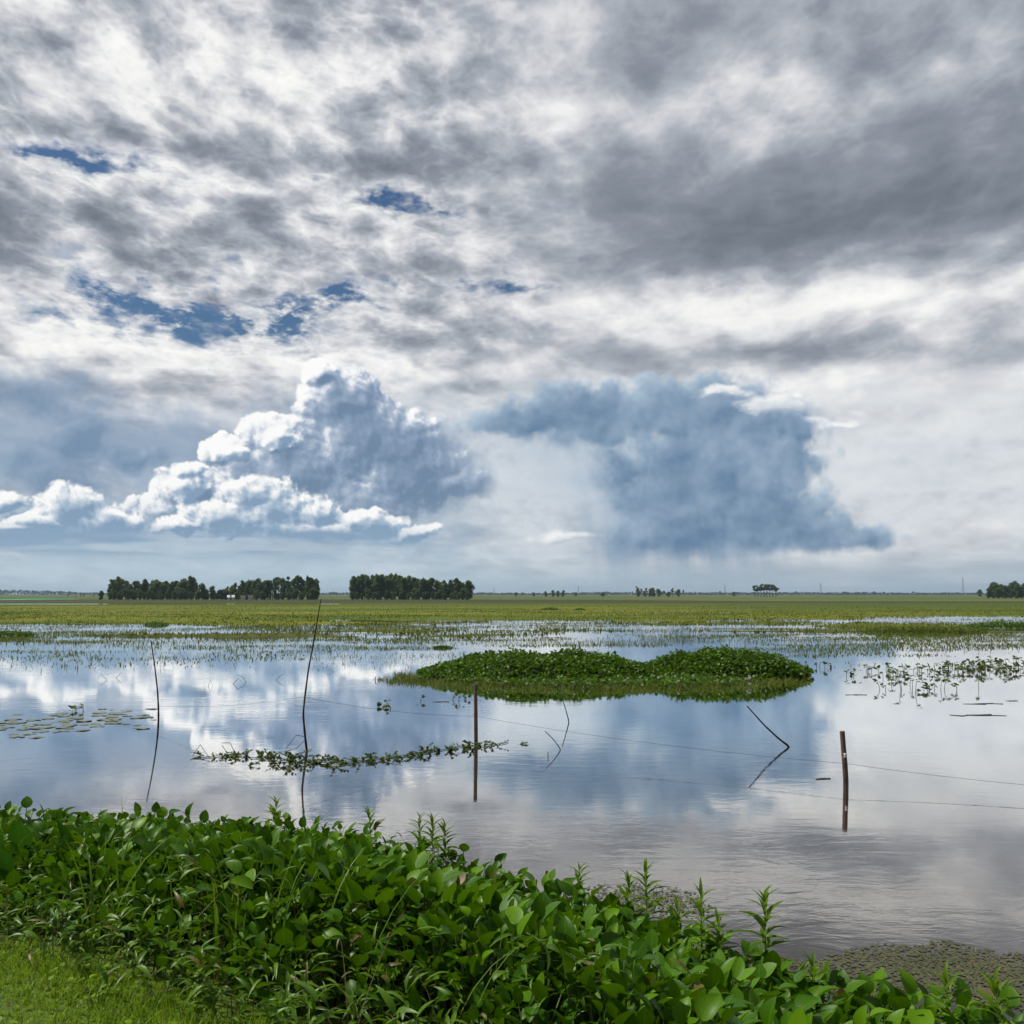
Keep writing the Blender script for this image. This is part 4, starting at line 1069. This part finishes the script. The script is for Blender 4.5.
# ---------------------------------------------------------------- huts, seedbed, masts
def hut(label, px, y, w, d, hw, hr, roofmat):
    x = at(px, 600, y)[0]; z0 = land0(x, y)
    t = thing('farm_hut', label, 'hut', (x, y, z0), .15)
    mb = MB(); v = np.array([(sx*w/2, sy*d/2, z) for z in (0, hw) for sx, sy in ((-1,-1),(1,-1),(1,1),(-1,1))])
    mb.add(v, [np.array([(0,1,5,4),(1,2,6,5),(2,3,7,6),(3,0,4,7)])]); mb.build('wall', M['hutwall'], t, False)
    e = .3; rf = MB(); v = [(-w/2-e,-d/2-e,hw-.1),(w/2+e,-d/2-e,hw-.1),(w/2+e,d/2+e,hw-.1),(-w/2-e,d/2+e,hw-.1),(-w/2-e,0,hw+hr),(w/2+e,0,hw+hr)]
    rf.add(v, [np.array([(0,1,5,4),(2,3,4,5),(0,3,2,1)]), np.array([(0,4,3),(1,2,5)])]); rf.build('roof', roofmat, t, False)
    dr = MB(); a = w*.12; dr.add([(-a,-d/2-.03,.02),(a,-d/2-.03,.02),(a,-d/2-.03,1.9),(-a,-d/2-.03,1.9),(-a,-d/2+.02,.02),(a,-d/2+.02,.02),(a,-d/2+.02,1.9),(-a,-d/2+.02,1.9)], [np.array([(0,1,2,3),(1,5,6,2),(4,0,3,7),(3,2,6,7)])]); dr.build('door', M['hutdoor'], t, False)
hut('small white walled hut with a bright tin roof in front of the second grove', 231, 402, 2.3, 2.2, 1.1, .8, M['hutroof'])
hut('low hut with a dark roof right of the bright tin roofed hut', 247, 404, 4.2, 3, .9, .9, M['hutroof2'])
mb = MB(); a = [(at(22,600,430)[0],), (at(55,600,430)[0],)]
x0, x1, yb = a[0][0], a[1][0], 420
gx2 = np.linspace(x0, x1, 14); gy2 = np.linspace(400, 460, 6); Xs, Ys = np.meshgrid(gx2, gy2); Zs = .62+.12*fbm(Xs/4, Ys/6, 3); Zs[0] = .2; Zs[-1] = .2; Zs[:, 0] = .2; Zs[:, -1] = .2
mb.add(np.stack([Xs, Ys, Zs], -1).reshape(-1, 3), [GQ(*Xs.shape)])
mb2 = mb.build('seedling_bed', plain_mat('seedling_green', (.05,.26,.16), (.07,.33,.20), .3)); tag(mb2, 'bright teal green seedling bed beyond the dyke at far left', 'seedling bed')
def mast(label, px, top, y, w):
    x = at(px, 600, y)[0]; z0 = .4; h = at(px, top, y)[2]-z0
    t = thing('lattice_mast', label, 'mast', (x, y, z0), .3, 'masts on the horizon')
    for sx in (-1, 1):
        for sy in (-1, 1):
            k = MB(); k.tube([(sx*w, sy*w, 0), (sx*w*.5, sy*w*.5, h*.6), (0, 0, h)], [.16, .13, .10], 4); k.build('leg', M['steel'], t, False)
    b = MB()
    for i in range(9):
        f = i/9; g = (i+1)/9; wa = w*(1-f*.9); wb = w*(1-g*.9)
        b.tube([(-wa,-wa,h*f),(wb,-wb,h*g)], .07, 4); b.tube([(wa,wa,h*f),(-wb,wb,h*g)], .07, 4)
    b.build('bracing', M['steel'], t, False)
    for f in (.8, .92):
        c = MB(); c.tube([(-w*1.6, 0, h*f), (w*1.6, 0, h*f)], .10, 4); c.build('cross_arm', M['steel'], t, False)
mast('tallest far lattice mast, left of the grove at the right frame edge', 963.5, 577, 1500, 1.5)
mast('far lattice mast between the small tree row and the tallest mast', 821, 582, 1700, 1.3)
mast('faint far lattice mast left of the small tree row right of centre', 725, 583.5, 1900, 1.3)
mast('faint far lattice mast at the frame centre right of the tiny clump', 578.5, 585.5, 1900, 1.2)
mast('faint far lattice mast right of the long grove left of centre', 494, 587, 1900, 1.2)

# ---------------------------------------------------------------- haze, sun, camera
v = [(sx*7000, yy, zz) for zz in (-2.6, 46) for sx, yy in ((-1,-40),(1,-40),(1,8100),(-1,8100))]
mb = MB(); mb.add(v, [np.array([(3,2,1,0),(4,5,6,7),(0,1,5,4),(1,2,6,5),(2,3,7,6),(3,0,4,7)])])
m, G, out = material('haze_air')
pv_ = G.n('ShaderNodeVolumePrincipled'); pv_.inputs['Color'].default_value = (.62,.80,.97,1); pv_.inputs['Density'].default_value = HAZE; pv_.inputs['Anisotropy'].default_value = .2
G.t.links.new(pv_.outputs[0], out.inputs['Volume'])
if HAZE > 0: tag(mb.build('haze', m, None, False), kind='stuff')

SUN_EL, SUN_AZ = math.radians(52), math.radians(-70)            # ahead and to the left, behind thin cloud
sd = bpy.data.lights.new('sun', 'SUN'); sd.energy = 4.2; sd.angle = math.radians(4); sd.color = (1, .95, .86)
so = bpy.data.objects.new('sun', sd); COL.objects.link(so)
from mathutils import Vector
d_ = Vector((math.sin(SUN_AZ)*math.cos(SUN_EL), math.cos(SUN_AZ)*math.cos(SUN_EL), math.sin(SUN_EL)))
so.rotation_euler = d_.to_track_quat('Z', 'Y').to_euler(); so.location = (-20, 12, 30)
build_world(SUN_EL, SUN_AZ)

cam = bpy.data.cameras.new('camera'); co = bpy.data.objects.new('camera', cam); COL.objects.link(co); sc.camera = co
cam.sensor_width = 36; cam.lens = 36; cam.clip_start = .05; cam.clip_end = 20000
co.location = (0, 0, EYE); co.rotation_euler = (math.pi/2+PITCH, 0, 0)
sc.view_settings.view_transform = 'Standard'; sc.view_settings.look = 'None'; sc.view_settings.exposure = 0; sc.view_settings.gamma = 1
cy = sc.cycles
cy.use_adaptive_sampling = True; cy.adaptive_min_samples = 8; cy.adaptive_threshold = .02
cy.max_bounces = 5; cy.diffuse_bounces = 2; cy.glossy_bounces = 2; cy.transmission_bounces = 3; cy.volume_bounces = 0; cy.transparent_max_bounces = 6
cy.caustics_reflective = False; cy.caustics_refractive = False
cy.use_denoising = True; cy.denoiser = 'OPENIMAGEDENOISE'; cy.denoising_input_passes = 'RGB_ALBEDO_NORMAL'
